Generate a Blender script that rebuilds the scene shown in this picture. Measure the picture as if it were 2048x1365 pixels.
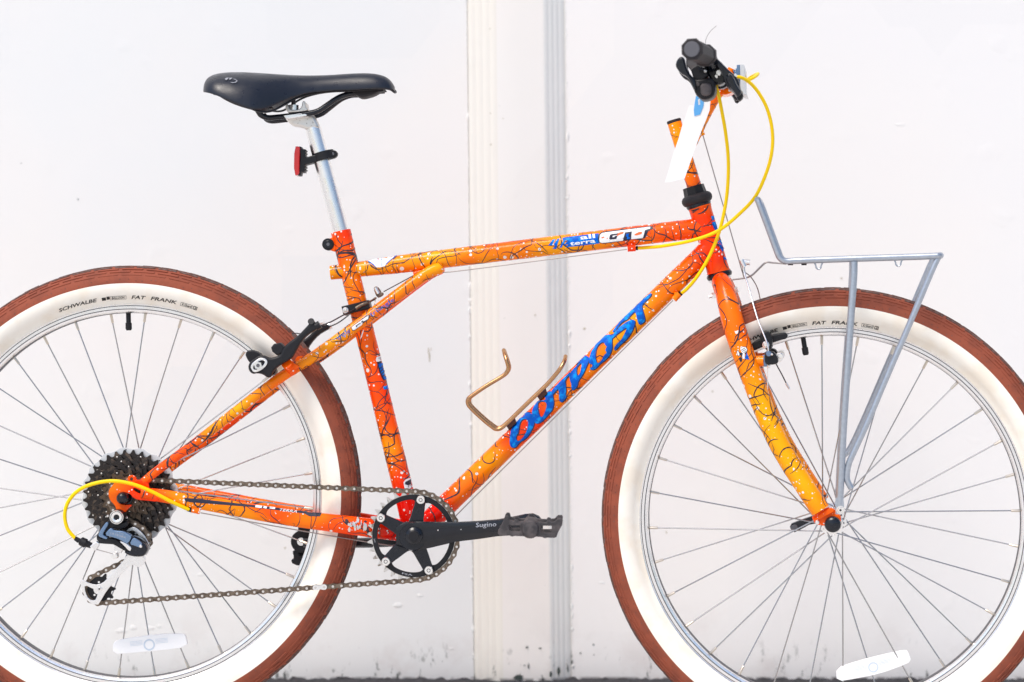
import bpy, bmesh, math, random
from mathutils import Vector, Matrix
from mathutils.bvhtree import BVHTree
random.seed(7)
scene = bpy.context.scene
for o in list(bpy.data.objects): bpy.data.objects.remove(o)
COL = scene.collection
PI = math.pi
R = math.radians

# ------------------------------------------------------------------ camera
D = 3.2                      # metres from lens to the bicycle
S = 1373.0                   # photo pixels per metre at that distance
FP = S * D                   # focal length in photo pixels
cam_d = bpy.data.cameras.new('camera')
cam = bpy.data.objects.new('camera', cam_d); COL.objects.link(cam)
cam.location = (0, -D, 0); cam.rotation_euler = (R(90), 0, 0)
cam_d.sensor_width = 36; cam_d.lens = 36 * FP / 2048
cam_d.clip_start = 0.05; cam_d.clip_end = 300
cam_d.dof.use_dof = True; cam_d.dof.focus_distance = D - 0.03; cam_d.dof.aperture_fstop = 3.2
scene.camera = cam
# ------------------------------------------------------------------ world, sun, exposure
SUN = Vector((-0.62, -0.85, 1.60)).normalized()
w = bpy.data.worlds.new('World'); scene.world = w; w.use_nodes = True
nt = w.node_tree; bg = nt.nodes['Background']
sky = nt.nodes.new('ShaderNodeTexSky'); sky.sky_type = 'NISHITA'; sky.sun_disc = False
sky.sun_elevation = math.asin(SUN.z); sky.sun_rotation = math.atan2(SUN.x, SUN.y)
sky.air_density = 1.0; sky.dust_density = 2.0; sky.ozone_density = 1.0
nt.links.new(sky.outputs[0], bg.inputs[0]); bg.inputs[1].default_value = 0.12
sl = bpy.data.lights.new('sun', 'SUN'); sl.energy = 2.0; sl.angle = R(25); sl.color = (1.0, 0.93, 0.84)
so = bpy.data.objects.new('sun', sl); COL.objects.link(so)
so.rotation_euler = SUN.to_track_quat('Z', 'Y').to_euler()
so.location = SUN * 5
scene.view_settings.view_transform = 'Standard'; scene.view_settings.look = 'None'
scene.view_settings.exposure = 0.45; scene.view_settings.gamma = 1.0
scene.render.resolution_x = 1024; scene.render.resolution_y = 682
scene.render.engine = 'CYCLES'

# ------------------------------------------------------------------ geometry frames
K = 0.025                                   # the bicycle stands very slightly askew to the lens
ST, SA, SB = 0.115, 0.330, -0.290           # handlebars turned a little; steering axis X = SA + SB*Z
NB = Vector((K, 1, 0)).normalized()
NF = Vector((K + ST, 1, -ST * SB)).normalized()
def uv(px, py): return (px - 1024) / FP, (682.5 - py) / FP
def W(px, py, l=0.0):                       # a point of the bicycle, l metres off its mid-plane (minus = near side)
    u, v = uv(px, py); t = (D + l) / (1 + K * u)
    return Vector((u * t, -D + t, v * t))
def F(px, py, l=0.0):                       # the same for what turns with the fork
    u, v = uv(px, py); t = (D + l + ST * SA) / (1 + K * u + ST * u - ST * SB * v)
    return Vector((u * t, -D + t, v * t))
def basis(n):
    z = Vector((0, 0, 1)); ez = (z - n * z.dot(n)).normalized(); ex = n.cross(ez).normalized()
    if ex.x < 0: ex = -ex
    return ex, ez
EXB, EZB = basis(NB); EXF, EZF = basis(NF)
def mirB(p): return p - NB * 2 * NB.dot(p)
def mirF(p):
    d = (p.y + (K + ST) * p.x - ST * SB * p.z - ST * SA) / math.sqrt(1 + (K + ST) ** 2 + (ST * SB) ** 2)
    return p - NF * 2 * d
def cr(x0, y0, s):
    return lambda *pts: [(x0 + a / s, y0 + b / s) for a, b in pts]

# ------------------------------------------------------------------ materials
def mat(name, col, rough=0.5, metal=0.0, coat=0.0, spec=0.5, bump=0.0, bscale=60.0, vary=0.0, vcol=None, vscale=20.0, vlo=0.45, vhi=0.6, coat_tint=None, rvary=0.0, trans=0.0):
    m = bpy.data.materials.new(name); m.use_nodes = True
    t = m.node_tree; b = t.nodes['Principled BSDF']
    b.inputs['Base Color'].default_value = (*col, 1); b.inputs['Roughness'].default_value = rough
    b.inputs['Metallic'].default_value = metal; b.inputs['Coat Weight'].default_value = coat
    b.inputs['Coat Roughness'].default_value = 0.12; b.inputs['Specular IOR Level'].default_value = spec
    if trans: b.inputs['Transmission Weight'].default_value = trans
    if coat_tint: b.inputs['Coat Tint'].default_value = (*coat_tint, 1)
    g = t.nodes.new('ShaderNodeNewGeometry')
    if vary and vcol:
        n = t.nodes.new('ShaderNodeTexNoise'); n.inputs['Scale'].default_value = vscale; n.inputs['Detail'].default_value = 6
        t.links.new(g.outputs['Position'], n.inputs['Vector'])
        r = t.nodes.new('ShaderNodeMapRange'); r.inputs[1].default_value = vlo; r.inputs[2].default_value = vhi
        r.inputs[4].default_value = vary; t.links.new(n.outputs['Fac'], r.inputs[0])
        x = t.nodes.new('ShaderNodeMix'); x.data_type = 'RGBA'; x.inputs[6].default_value = (*col, 1); x.inputs[7].default_value = (*vcol, 1)
        t.links.new(r.outputs[0], x.inputs[0]); t.links.new(x.outputs[2], b.inputs['Base Color'])
    if rvary:
        n = t.nodes.new('ShaderNodeTexNoise'); n.inputs['Scale'].default_value = 90; n.inputs['Detail'].default_value = 4
        t.links.new(g.outputs['Position'], n.inputs['Vector'])
        r = t.nodes.new('ShaderNodeMapRange'); r.inputs[1].default_value = .3; r.inputs[2].default_value = .7
        r.inputs[3].default_value = max(0.03, rough - rvary); r.inputs[4].default_value = rough + rvary
        t.links.new(n.outputs['Fac'], r.inputs[0]); t.links.new(r.outputs[0], b.inputs['Roughness'])
    if bump:
        n = t.nodes.new('ShaderNodeTexNoise'); n.inputs['Scale'].default_value = bscale; n.inputs['Detail'].default_value = 5
        t.links.new(g.outputs['Position'], n.inputs['Vector'])
        u = t.nodes.new('ShaderNodeBump'); u.inputs['Strength'].default_value = bump; u.inputs['Distance'].default_value = 0.002
        t.links.new(n.outputs['Fac'], u.inputs['Height']); t.links.new(u.outputs[0], b.inputs['Normal'])
    return m

def paint_mat(nm, lo_, mid_, hi_, spot=None):
    m = bpy.data.materials.new(nm); m.use_nodes = True
    t = m.node_tree; L = t.links.new; N = t.nodes.new; b = t.nodes['Principled BSDF']
    b.inputs['Roughness'].default_value = 0.40; b.inputs['Coat Weight'].default_value = 1.0; b.inputs['Coat Roughness'].default_value = 0.12; b.inputs['Coat IOR'].default_value = 1.28
    b.inputs['Coat Tint'].default_value = (1.0, 0.62, 0.40, 1); b.inputs['Specular IOR Level'].default_value = 0.12
    g = N('ShaderNodeNewGeometry')
    n = N('ShaderNodeTexNoise'); n.inputs['Scale'].default_value = 9; n.inputs['Detail'].default_value = 2; L(g.outputs['Position'], n.inputs['Vector'])
    ramp = N('ShaderNodeValToRGB'); e = ramp.color_ramp.elements
    e[0].position = .36; e[0].color = lo_; e[1].position = .66; e[1].color = hi_
    k = ramp.color_ramp.elements.new(.5); k.color = mid_
    L(n.outputs['Fac'], ramp.inputs[0])
    # sprayed red round the bottom bracket
    vm = N('ShaderNodeVectorMath'); vm.operation = 'DISTANCE'; L(g.outputs['Position'], vm.inputs[0]); vm.inputs[1].default_value = W(826, 1062)
    mr = N('ShaderNodeMapRange'); mr.inputs[1].default_value = 0.05; mr.inputs[2].default_value = 0.13; mr.inputs[3].default_value = 1; mr.inputs[4].default_value = 0
    L(vm.outputs['Value'], mr.inputs[0])
    x1 = N('ShaderNodeMix'); x1.data_type = 'RGBA'; L(mr.outputs[0], x1.inputs[0]); L(ramp.outputs[0], x1.inputs[6]); x1.inputs[7].default_value = (0.90, 0.012, 0.004, 1)
    prev = x1.outputs[2]; cprev = None
    if spot:                      # a cloud of yellow sprayed over the orange
        vm = N('ShaderNodeVectorMath'); vm.operation = 'DISTANCE'; L(g.outputs['Position'], vm.inputs[0]); vm.inputs[1].default_value = spot
        mr = N('ShaderNodeMapRange'); mr.inputs[1].default_value = 0.07; mr.inputs[2].default_value = 0.17; mr.inputs[3].default_value = .95; mr.inputs[4].default_value = 0
        L(vm.outputs['Value'], mr.inputs[0]); x1 = N('ShaderNodeMix'); x1.data_type = 'RGBA'; L(mr.outputs[0], x1.inputs[0]); L(prev, x1.inputs[6]); x1.inputs[7].default_value = (1.0, 0.72, 0.001, 1); prev = x1.outputs[2]
    for sc, mx, seed in ((100, .33, 3.1), (230, .46, 9.7), (150, .36, 5.3)):
        mp = N('ShaderNodeVectorMath'); mp.operation = 'ADD'; mp.inputs[1].default_value = (seed, seed, seed); L(g.outputs['Position'], mp.inputs[0])
        v = N('ShaderNodeTexVoronoi'); v.inputs['Scale'].default_value = sc; L(mp.outputs[0], v.inputs['Vector'])
        sp = N('ShaderNodeSeparateColor'); L(v.outputs['Color'], sp.inputs[0])
        pw = N('ShaderNodeMath'); pw.operation = 'POWER'; pw.inputs[1].default_value = 3.6; L(sp.outputs[0], pw.inputs[0])
        mu = N('ShaderNodeMath'); mu.operation = 'MULTIPLY'; mu.inputs[1].default_value = mx; L(pw.outputs[0], mu.inputs[0])
        # patches where drops fell thicker
        cn = N('ShaderNodeTexNoise'); cn.inputs['Scale'].default_value = 14; L(mp.outputs[0], cn.inputs['Vector'])
        cm = N('ShaderNodeMapRange'); cm.inputs[1].default_value = .42; cm.inputs[2].default_value = .58; cm.inputs[3].default_value = .18; L(cn.outputs['Fac'], cm.inputs[0])
        mu2 = N('ShaderNodeMath'); mu2.operation = 'MULTIPLY'; L(mu.outputs[0], mu2.inputs[0]); L(cm.outputs[0], mu2.inputs[1])
        lt = N('ShaderNodeMath'); lt.operation = 'LESS_THAN'; L(v.outputs['Distance'], lt.inputs[0]); L(mu2.outputs[0], lt.inputs[1])
        x = N('ShaderNodeMix'); x.data_type = 'RGBA'; L(lt.outputs[0], x.inputs[0]); L(prev, x.inputs[6]); x.inputs[7].default_value = (0.88, 0.84, 0.8, 1)
        prev = x.outputs[2]
        cw = N('ShaderNodeMath'); cw.operation = 'SUBTRACT'; cw.use_clamp = True
        if cprev is None: cw.inputs[0].default_value = 1.0
        else: L(cprev, cw.inputs[0])
        L(lt.outputs[0], cw.inputs[1]); cprev = cw.outputs[0]
    L(cprev, b.inputs['Coat Weight'])
    L(prev, b.inputs['Base Color'])
    return m

M = {}
M['paint'] = paint_mat('orange_splatter_paint', (1.0, 0.07, 0.002, 1), (1.0, 0.23, 0.001, 1), (1.0, 0.55, 0.001, 1))
M['paint2'] = paint_mat('yellow_orange_splatter_paint', (1.0, 0.15, 0.002, 1), (1.0, 0.42, 0.001, 1), (1.0, 0.78, 0.001, 1))
M['paint3'] = paint_mat('fork_fade_paint', (1.0, 0.08, 0.002, 1), (1.0, 0.20, 0.001, 1), (1.0, 0.30, 0.001, 1), tuple(F(1556, 890, -.05)))
M['ink'] = mat('black_thread_paint', (0.03, 0.012, 0.018), 0.4, coat=.3)
M['blue'] = mat('blue_decal', (0.0, 0.10, 0.55), 0.4, spec=.15, vary=1, vcol=(0.0, 0.30, 0.85), vscale=140, vlo=.5, vhi=.66)
M['white'] = mat('white_decal', (0.85, 0.85, 0.87), 0.45)
M['navy'] = mat('dark_navy_decal', (0.012, 0.013, 0.035), 0.45)
M['chip'] = mat('orange_chip', (0.95, 0.16, 0.03), 0.5)
M['black'] = mat('black_plastic', (0.012, 0.012, 0.015), 0.40, spec=.3, bump=.08, bscale=400, rvary=.1)
M['grip'] = mat('grey_black_rubber', (0.022, 0.019, 0.022), 0.62, spec=.35, bump=.2, bscale=500)
M['endcap'] = mat('grey_rubber_end', (0.10, 0.10, 0.115), 0.6, bump=.1)
M['gloss'] = mat('black_glossy_metal', (0.006, 0.008, 0.014), 0.22, coat=.15, spec=.38, rvary=.06)
M['vinyl'] = mat('black_saddle_vinyl', (0.012, 0.015, 0.025), 0.33, spec=.45, bump=.12, bscale=700, rvary=.08)
M['pedal'] = mat('worn_pedal_plastic', (0.035, 0.031, 0.034), 0.6, bump=.3, bscale=300, vary=.6, vcol=(0.12, .10, .10), vscale=70)
M['chrome'] = mat('polished_aluminium', (0.93, 0.91, 0.89), 0.28, 1.0, rvary=.06)
M['alu'] = mat('brushed_aluminium', (0.92, 0.91, 0.91), 0.28, 1.0, rvary=.06, vary=.25, vcol=(.72, .68, .64), vscale=30, vlo=.5, vhi=.8)
M['alu_mark'] = mat('pitted_aluminium', (0.75, 0.72, 0.68), 0.4, .9, vary=.9, vcol=(.16, .11, .08), vscale=260, vlo=.6, vhi=.72)
M['teeth'] = mat('worn_silver_teeth', (0.70, 0.68, 0.66), 0.28, 1.0, vary=.9, vcol=(.20, .15, .11), vscale=180, vlo=.5, vhi=.6)
M['groove_shade'] = mat('groove_and_edge_shade', (0.12, 0.12, 0.13), 0.5, .6)
M['galv'] = mat('galvanised_steel', (0.42, 0.46, 0.52), 0.34, .75, vary=.35, vcol=(.54, .58, .65), vscale=220, bump=.06, bscale=300)
M['steel'] = mat('spoke_steel', (0.40, 0.40, 0.41), 0.25, 1.0)
M['nipple'] = mat('nipple_brass_nickel', (0.62, 0.56, 0.48), 0.3, 1.0)
M['wire'] = mat('steel_cable', (0.36, 0.33, 0.32), 0.35, .9)
M['darkwire'] = mat('dark_cable', (0.06, 0.05, 0.055), 0.4, .6)
M['chain'] = mat('worn_chain_steel', (0.22, 0.17, 0.13), 0.42, .8, vary=.8, vcol=(.10, .075, .06), vscale=220)
M['pin'] = mat('chain_pin', (0.75, 0.72, 0.70), 0.25, 1.0)
M['cog'] = mat('dark_cog_steel', (0.035, 0.030, 0.029), 0.32, .7, vary=.8, vcol=(.15, .11, .085), vscale=120, vlo=.52, vhi=.66, bump=.3, bscale=300)
M['cogworn'] = mat('worn_cog_steel', (0.12, 0.085, 0.06), 0.36, .8, vary=.8, vcol=(.03, .025, .022), vscale=140, vlo=.5, vhi=.62, bump=.3, bscale=300)
M['tread'] = mat('brown_rubber', (0.30, 0.078, 0.044), 0.7, spec=.2, vary=.6, vcol=(.21, .060, .038), vscale=45, bump=.25, bscale=350)
M['treadtop'] = mat('dusty_brown_tread', (0.13, 0.065, 0.052), 0.85, spec=.2, vary=.9, vcol=(.17, .12, .11), vscale=160)
M['cream'] = mat('cream_whitewall', (0.95, 0.90, 0.81), 0.55, vary=.5, vcol=(.86, .75, .60), vscale=22, bump=.1)
M['creamline'] = mat('cream_bead', (0.66, 0.54, 0.40), 0.6)
M['print'] = mat('black_print', (0.02, 0.018, 0.018), 0.6)
M['yellow'] = mat('yellow_cable_housing', (1.0, 0.66, 0.0), 0.35, spec=.25)
M['bronze'] = mat('bronze_wire', (0.50, 0.27, 0.13), 0.26, .95, rvary=.06)
M['brown'] = mat('dark_brown_bracket', (0.055, 0.018, 0.014), 0.45, .3)
M['bluegrey'] = mat('blue_grey_anodised', (0.20, 0.30, 0.46), 0.27, .85, rvary=.05)
M['red'] = mat('red_lens', (0.62, 0.005, 0.012), 0.15, coat=.6)
M['lens'] = mat('clear_ribbed_lens', (0.60, 0.62, 0.64), 0.2, bump=.3, bscale=600)
M['reflw'] = mat('white_reflector', (0.94, 0.94, 0.95), 0.4, coat=.1)
M['reflline'] = mat('reflector_groove', (0.62, 0.70, 0.80), 0.4)
M['paper'] = mat('white_card', (0.86, 0.86, 0.88), 0.8, bump=.05)
M['tagblue'] = mat('blue_patch', (0.10, 0.38, 0.78), 0.6)
M['logo'] = mat('grey_print', (0.30, 0.31, 0.35), 0.5)
M['silverink'] = mat('silver_print', (0.42, 0.43, 0.48), 0.4, .3)
M['guard'] = mat('milky_plastic_disc', (0.66, 0.68, 0.70), 0.25, .2)

# ------------------------------------------------------------------ mesh helpers
ROOT_Z = -0.575
root = bpy.data.objects.new('bicycle', None); COL.objects.link(root); root.location = (0, 0, ROOT_Z)
root.empty_display_size = .1
root['label'] = 'orange paint-splattered mountain bicycle with whitewall tyres and steel front rack by the white wall'
root['category'] = 'bicycle'
RINV = Matrix.Translation((0, 0, -ROOT_Z))
def attach(o, parent):
    o.parent = parent
    if parent is root: o.matrix_parent_inverse = RINV
def grp(name, parent=root, label=None):
    o = bpy.data.objects.new(name, None); COL.objects.link(o); attach(o, parent); o.empty_display_size = .05
    if label: o['label'] = label
    return o
class MB:
    def __init__(s): s.v = []; s.f = []; s.m = []; s.sm = []
    def add(s, vs, fs, mi=0, smooth=True):
        b = len(s.v); s.v += [tuple(p) for p in vs]
        for f in fs: s.f.append([b + i for i in f]); s.m.append(mi); s.sm.append(smooth)
        return s
    def mesh(s, name, mats, sharp=40):
        me = bpy.data.meshes.new(name); me.from_pydata(s.v, [], s.f)
        for m in mats: me.materials.append(m)
        me.polygons.foreach_set('material_index', s.m); me.polygons.foreach_set('use_smooth', s.sm)
        bm = bmesh.new(); bm.from_mesh(me); bmesh.ops.recalc_face_normals(bm, faces=bm.faces); bm.to_mesh(me); bm.free()
        try: me.set_sharp_from_angle(angle=R(sharp))
        except Exception: pass
        me.update(); return me
    def obj(s, name, mats, parent=root, label=None, sharp=40):
        if not isinstance(mats, (list, tuple)): mats = [mats]
        o = bpy.data.objects.new(name, s.mesh(name, mats, sharp)); COL.objects.link(o)
        if parent: attach(o, parent)
        if label: o['label'] = label
        return o
def link(name, me, mw, parent):
    o = bpy.data.objects.new(name, me); COL.objects.link(o); attach(o, parent); o.matrix_basis = mw; return o

def catmull(pts, n=6):
    if len(pts) < 3: return list(pts)
    P = [pts[0] * 2 - pts[1]] + list(pts) + [pts[-1] * 2 - pts[-2]]; out = []
    for i in range(1, len(P) - 2):
        a, b, c, d = P[i - 1], P[i], P[i + 1], P[i + 2]
        for k in range(n):
            t = k / n
            out.append(0.5 * ((2 * b) + (c - a) * t + (2 * a - 5 * b + 4 * c - d) * t * t + (3 * b - a - 3 * c + d) * t ** 3))
    out.append(P[-2]); return out
def frames(pts):
    T = []
    for i in range(len(pts)):
        a = pts[max(i - 1, 0)]; b = pts[min(i + 1, len(pts) - 1)]; T.append((b - a).normalized())
    u = T[0].orthogonal().normalized(); out = []
    for t in T:
        u = (u - t * u.dot(t)).normalized(); out.append((t, u, t.cross(u)))
    return out
def sweep(mb, pts, r, seg=16, caps=True, mi=0, smooth=True, closed=False, phase=0.0):
    rs = r if isinstance(r, (list, tuple)) else [r] * len(pts)
    fr = frames(pts); vs = []
    for p, q, (t, u, v) in zip(pts, rs, fr):
        for k in range(seg):
            a = 2 * PI * k / seg + phase; vs.append(p + (u * math.cos(a) + v * math.sin(a)) * q)
    fs = [[i * seg + k, i * seg + (k + 1) % seg, (i + 1) * seg + (k + 1) % seg, (i + 1) * seg + k] for i in range(len(pts) - 1) for k in range(seg)]
    mb.add(vs, fs, mi, smooth)
    if caps:
        for i in (0, len(pts) - 1):
            ring = vs[i * seg:(i + 1) * seg]; mb.add(ring, [list(range(seg))], mi, False)
    return mb
def lerp_r(rs, n, cnt):
    out = []
    for i in range(cnt):
        t = i / n; k = min(int(t), len(rs) - 2); out.append(rs[k] + (rs[k + 1] - rs[k]) * (t - k))
    return out
def wire(name, pts, r, m, parent=root, n=6, seg=8, smooth=True, label=None, mb=None, mi=0):
    own = mb is None; mb = mb or MB()
    q = catmull(pts, n) if smooth else pts
    sweep(mb, q, r, seg, mi=mi)
    return mb.obj(name, m, parent, label) if own else mb
def wires(P, f, l=0.0):
    out = []
    for p in P: out.append(f(p[0], p[1], p[2] if len(p) > 2 else l))
    return out
def lathe(mb, c, n, prof, seg=32, mi=0, smooth=True, close=False):      # prof: (distance along n, radius)
    ex, ez = basis(n); vs = []
    for a, r in prof:
        for k in range(seg):
            t = 2 * PI * k / seg; vs.append(c + n * a + (ex * math.cos(t) + ez * math.sin(t)) * r)
    P = len(prof)
    fs = [[i * seg + k, i * seg + (k + 1) % seg, (i + 1) * seg + (k + 1) % seg, (i + 1) * seg + k] for i in range(P - 1) for k in range(seg)]
    mb.add(vs, fs, mi, smooth)
    if close:
        for i in (0, P - 1):
            if prof[i][1] > 1e-5: mb.add(vs[i * seg:(i + 1) * seg], [list(range(seg))], mi, False)
    return mb
def disc(mb, px, py, l0, l1, r, f=W, n=None, seg=28, mi=0, bev=0.0008):
    n = n or (NB if f is W else NF); c = f(px, py, l0); t = l1 - l0; b = min(bev, r * .3)
    return lathe(mb, c, n, [(0, r - b), (b, r), (t, r)], seg, mi, close=True)
def chaikin(p, it=2):
    for _ in range(it):
        q = []
        for i in range(len(p)):
            a, b = p[i], p[(i + 1) % len(p)]
            q.append((a[0] * .75 + b[0] * .25, a[1] * .75 + b[1] * .25)); q.append((a[0] * .25 + b[0] * .75, a[1] * .25 + b[1] * .75))
        p = q
    return p
def curve_mesh(loops, extrude=0.0, bevel=0.0, res=2):
    cu = bpy.data.curves.new('c', 'CURVE'); cu.dimensions = '2D'; cu.fill_mode = 'BOTH'
    cu.extrude = extrude; cu.bevel_depth = bevel; cu.bevel_resolution = 1; cu.offset = -bevel
    for lp in loops:
        s = cu.splines.new('POLY'); s.points.add(len(lp) - 1)
        for p, q in zip(s.points, lp): p.co = (q[0], q[1], 0, 1)
        s.use_cyclic_u = True
    o = bpy.data.objects.new('c', cu); me = bpy.data.meshes.new_from_object(o)
    bpy.data.objects.remove(o); bpy.data.curves.remove(cu); return me
def plate_mb(mb, loops, l0, l1, f=W, bevel=0.0006, rnd=0, mi=0, smooth=True):
    n = NB if f is W else NF; ex, ez = (EXB, EZB) if f is W else (EXF, EZF)
    loops = [chaikin(lp, rnd) if rnd else lp for lp in loops]
    L2 = []
    for lp in loops: L2.append([(p.dot(ex), p.dot(ez)) for p in (f(a, b, l0) for a, b in lp)])
    c0 = f(loops[0][0][0], loops[0][0][1], l0).dot(n); th = l1 - l0
    bevel = min(bevel, th * .45)
    # shrink the outline by the bevel so that the outer size stays put
    me = curve_mesh(L2, th / 2 - bevel, bevel)
    vs = [ex * v.co.x + ez * v.co.y + n * (c0 + th / 2 + v.co.z) for v in me.vertices]
    mb.add(vs, [list(p.vertices) for p in me.polygons], mi, smooth); bpy.data.meshes.remove(me); return mb
def plate(name, loops, l0, l1, m, parent=root, f=W, bevel=0.0006, rnd=0, label=None, sharp=35):
    return plate_mb(MB(), loops, l0, l1, f, bevel, rnd).obj(name, m, parent, label, sharp)
def circ(cx, cy, r, n=32, a0=0): return [(cx + r * math.cos(a0 + 2 * PI * k / n), cy - r * math.sin(a0 + 2 * PI * k / n)) for k in range(n)]

# decals: flat print draped on the surface under it
def bvh(objs):
    vs = []; fs = []
    for o in objs:
        b = len(vs); mw = o.matrix_basis if o.parent is not root or True else o.matrix_world
        vs += [mw @ v.co for v in o.data.vertices]; fs += [[b + i for i in p.vertices] for p in o.data.polygons]
    return BVHTree.FromPolygons(vs, fs)
def drape(mb, me2d, tree, off, mi, step=3.0):
    bm = bmesh.new(); bm.from_mesh(me2d); bpy.data.meshes.remove(me2d)
    if not bm.verts: bm.free(); return
    for ax in (0, 1):
        lo = min(v.co[ax] for v in bm.verts); hi = max(v.co[ax] for v in bm.verts); x = lo + step
        nn = Vector((1, 0, 0)) if ax == 0 else Vector((0, 1, 0))
        while x < hi:
            bmesh.ops.bisect_plane(bm, geom=bm.verts[:] + bm.edges[:] + bm.faces[:], plane_co=nn * x, plane_no=nn, dist=1e-4); x += step
    bmesh.ops.triangulate(bm, faces=bm.faces)
    o0 = Vector((0, -D, 0)); vs = []; ok = []
    bm.verts.ensure_lookup_table()
    for v in bm.verts:
        u, w_ = uv(v.co.x, v.co.y); d = Vector((u, 1, w_)).normalized()
        loc, no, _, _ = tree.ray_cast(o0, d)
        if loc is None: vs.append((0, 0, 0)); ok.append(False)
        else:
            if no.dot(d) > 0: no = -no
            vs.append(loc + no * off); ok.append(True)
    fs = []
    for f in bm.faces:
        ids = [v.index for v in f.verts]
        if all(ok[i] for i in ids) and max((Vector(vs[ids[i]]) - Vector(vs[ids[i - 1]])).length for i in range(3)) < .02: fs.append(ids)
    mb.add(vs, fs, mi, True); bm.free()
def dpoly(mb, loops, tree, off=0.0003, mi=0, rnd=0, step=3.0):
    loops = [chaikin(l, rnd) if rnd else l for l in loops]; drape(mb, curve_mesh(loops), tree, off, mi, step)
def text2d(s, fn, size=10, sx=1.0, shear=0.0, space=1.0, res=2, outline=0.0):
    cu = bpy.data.curves.new('t', 'FONT'); cu.body = s; cu.size = size; cu.resolution_u = res; cu.shear = shear; cu.space_character = space
    cu.offset = outline
    o = bpy.data.objects.new('t', cu); me = bpy.data.meshes.new_from_object(o); bpy.data.objects.remove(o); bpy.data.curves.remove(cu)
    for v in me.vertices: x, y = fn(v.co.x * sx, v.co.y); v.co = (x, y, 0)
    return me
def dtext(mb, s, x, y, ang, size, tree, off=0.0003, mi=0, sx=1.0, shear=0.0, space=1.0, step=4.0, outline=0.0, width=None):
    ca, sa = math.cos(R(ang)), math.sin(R(ang))
    if width:
        me = text2d(s, lambda a, b: (a, b), size, 1, shear, space); wd = max(v.co.x for v in me.vertices); bpy.data.meshes.remove(me); sx = width / wd
    drape(mb, text2d(s, lambda a, b: (x + a * ca - b * -sa * -1 * -1, y - (a * sa + b * ca)) if False else (x + a * ca - b * sa, y - a * sa - b * ca), size, sx, shear, space, outline=outline), tree, off, mi, step)
def stroke_poly(pts, w0):
    P = [Vector((a, b)) for a, b in pts]; Lf = []; Rt = []
    for i, p in enumerate(P):
        d = (P[min(i + 1, len(P) - 1)] - P[max(i - 1, 0)]).normalized(); n = Vector((-d.y, d.x)) * w0 / 2
        Lf.append(tuple(p + n)); Rt.append(tuple(p - n))
    return Lf + Rt[::-1]

# ------------------------------------------------------------------ setting: ground and wall
HZ = -0.57; WY = 0.513
def ground():
    mb = MB(); xs = [-40, -12, -4, -1.5, -.8, -.553, -.2, .1, .462, .8, 1.5, 4, 12, 40]; ys = [-40, -12, -5, -3, -1.5, -.6, -.2, -.03, .2, .40, .9]
    def z(x, y):
        k = max(0, min(1, 1 - abs(y) / .4)); s = max(0, min(1, (x + .553) / 1.015)); fade = 1 if abs(x) < 1 else 0
        return HZ - (.006 if y > .1 else 0) + k * ((.010 - .029 * s) if fade else 0)
    vs = [(x, y, z(x, y)) for y in ys for x in xs]; n = len(xs)
    mb.add(vs, [[j * n + i, j * n + i + 1, (j + 1) * n + i + 1, (j + 1) * n + i] for j in range(len(ys) - 1) for i in range(n - 1)])
    g = mb.obj('ground', mat('pale_concrete', (0.65, 0.63, 0.60), 0.85, vary=.7, vcol=(.58, .56, .53), vscale=3, bump=.5, bscale=80), None)
    g['kind'] = 'structure'
    # strip of dark, broken asphalt against the foot of the wall
    mb = MB(); n = 420; vs = []; rnd = random.Random(3)
    for j in range(7):
        for i in range(n):
            x = -1.6 + 3.2 * i / (n - 1); y = .462 + .058 * j / 6
            vs.append((x, y, HZ - .003 + (rnd.random() * .003 if 0 < j else 0) + (rnd.random() ** 3 * .005 if j >= 5 else 0)))
    mb.add(vs, [[j * n + i, j * n + i + 1, (j + 1) * n + i + 1, (j + 1) * n + i] for j in range(6) for i in range(n - 1)], smooth=False)
    g = mb.obj('asphalt_strip', mat('dark_asphalt', (0.045, 0.043, 0.05), 0.9, vary=.8, vcol=(.02, .02, .022), vscale=120, bump=.6, bscale=200), None)
    g['kind'] = 'structure'
ground()

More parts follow.
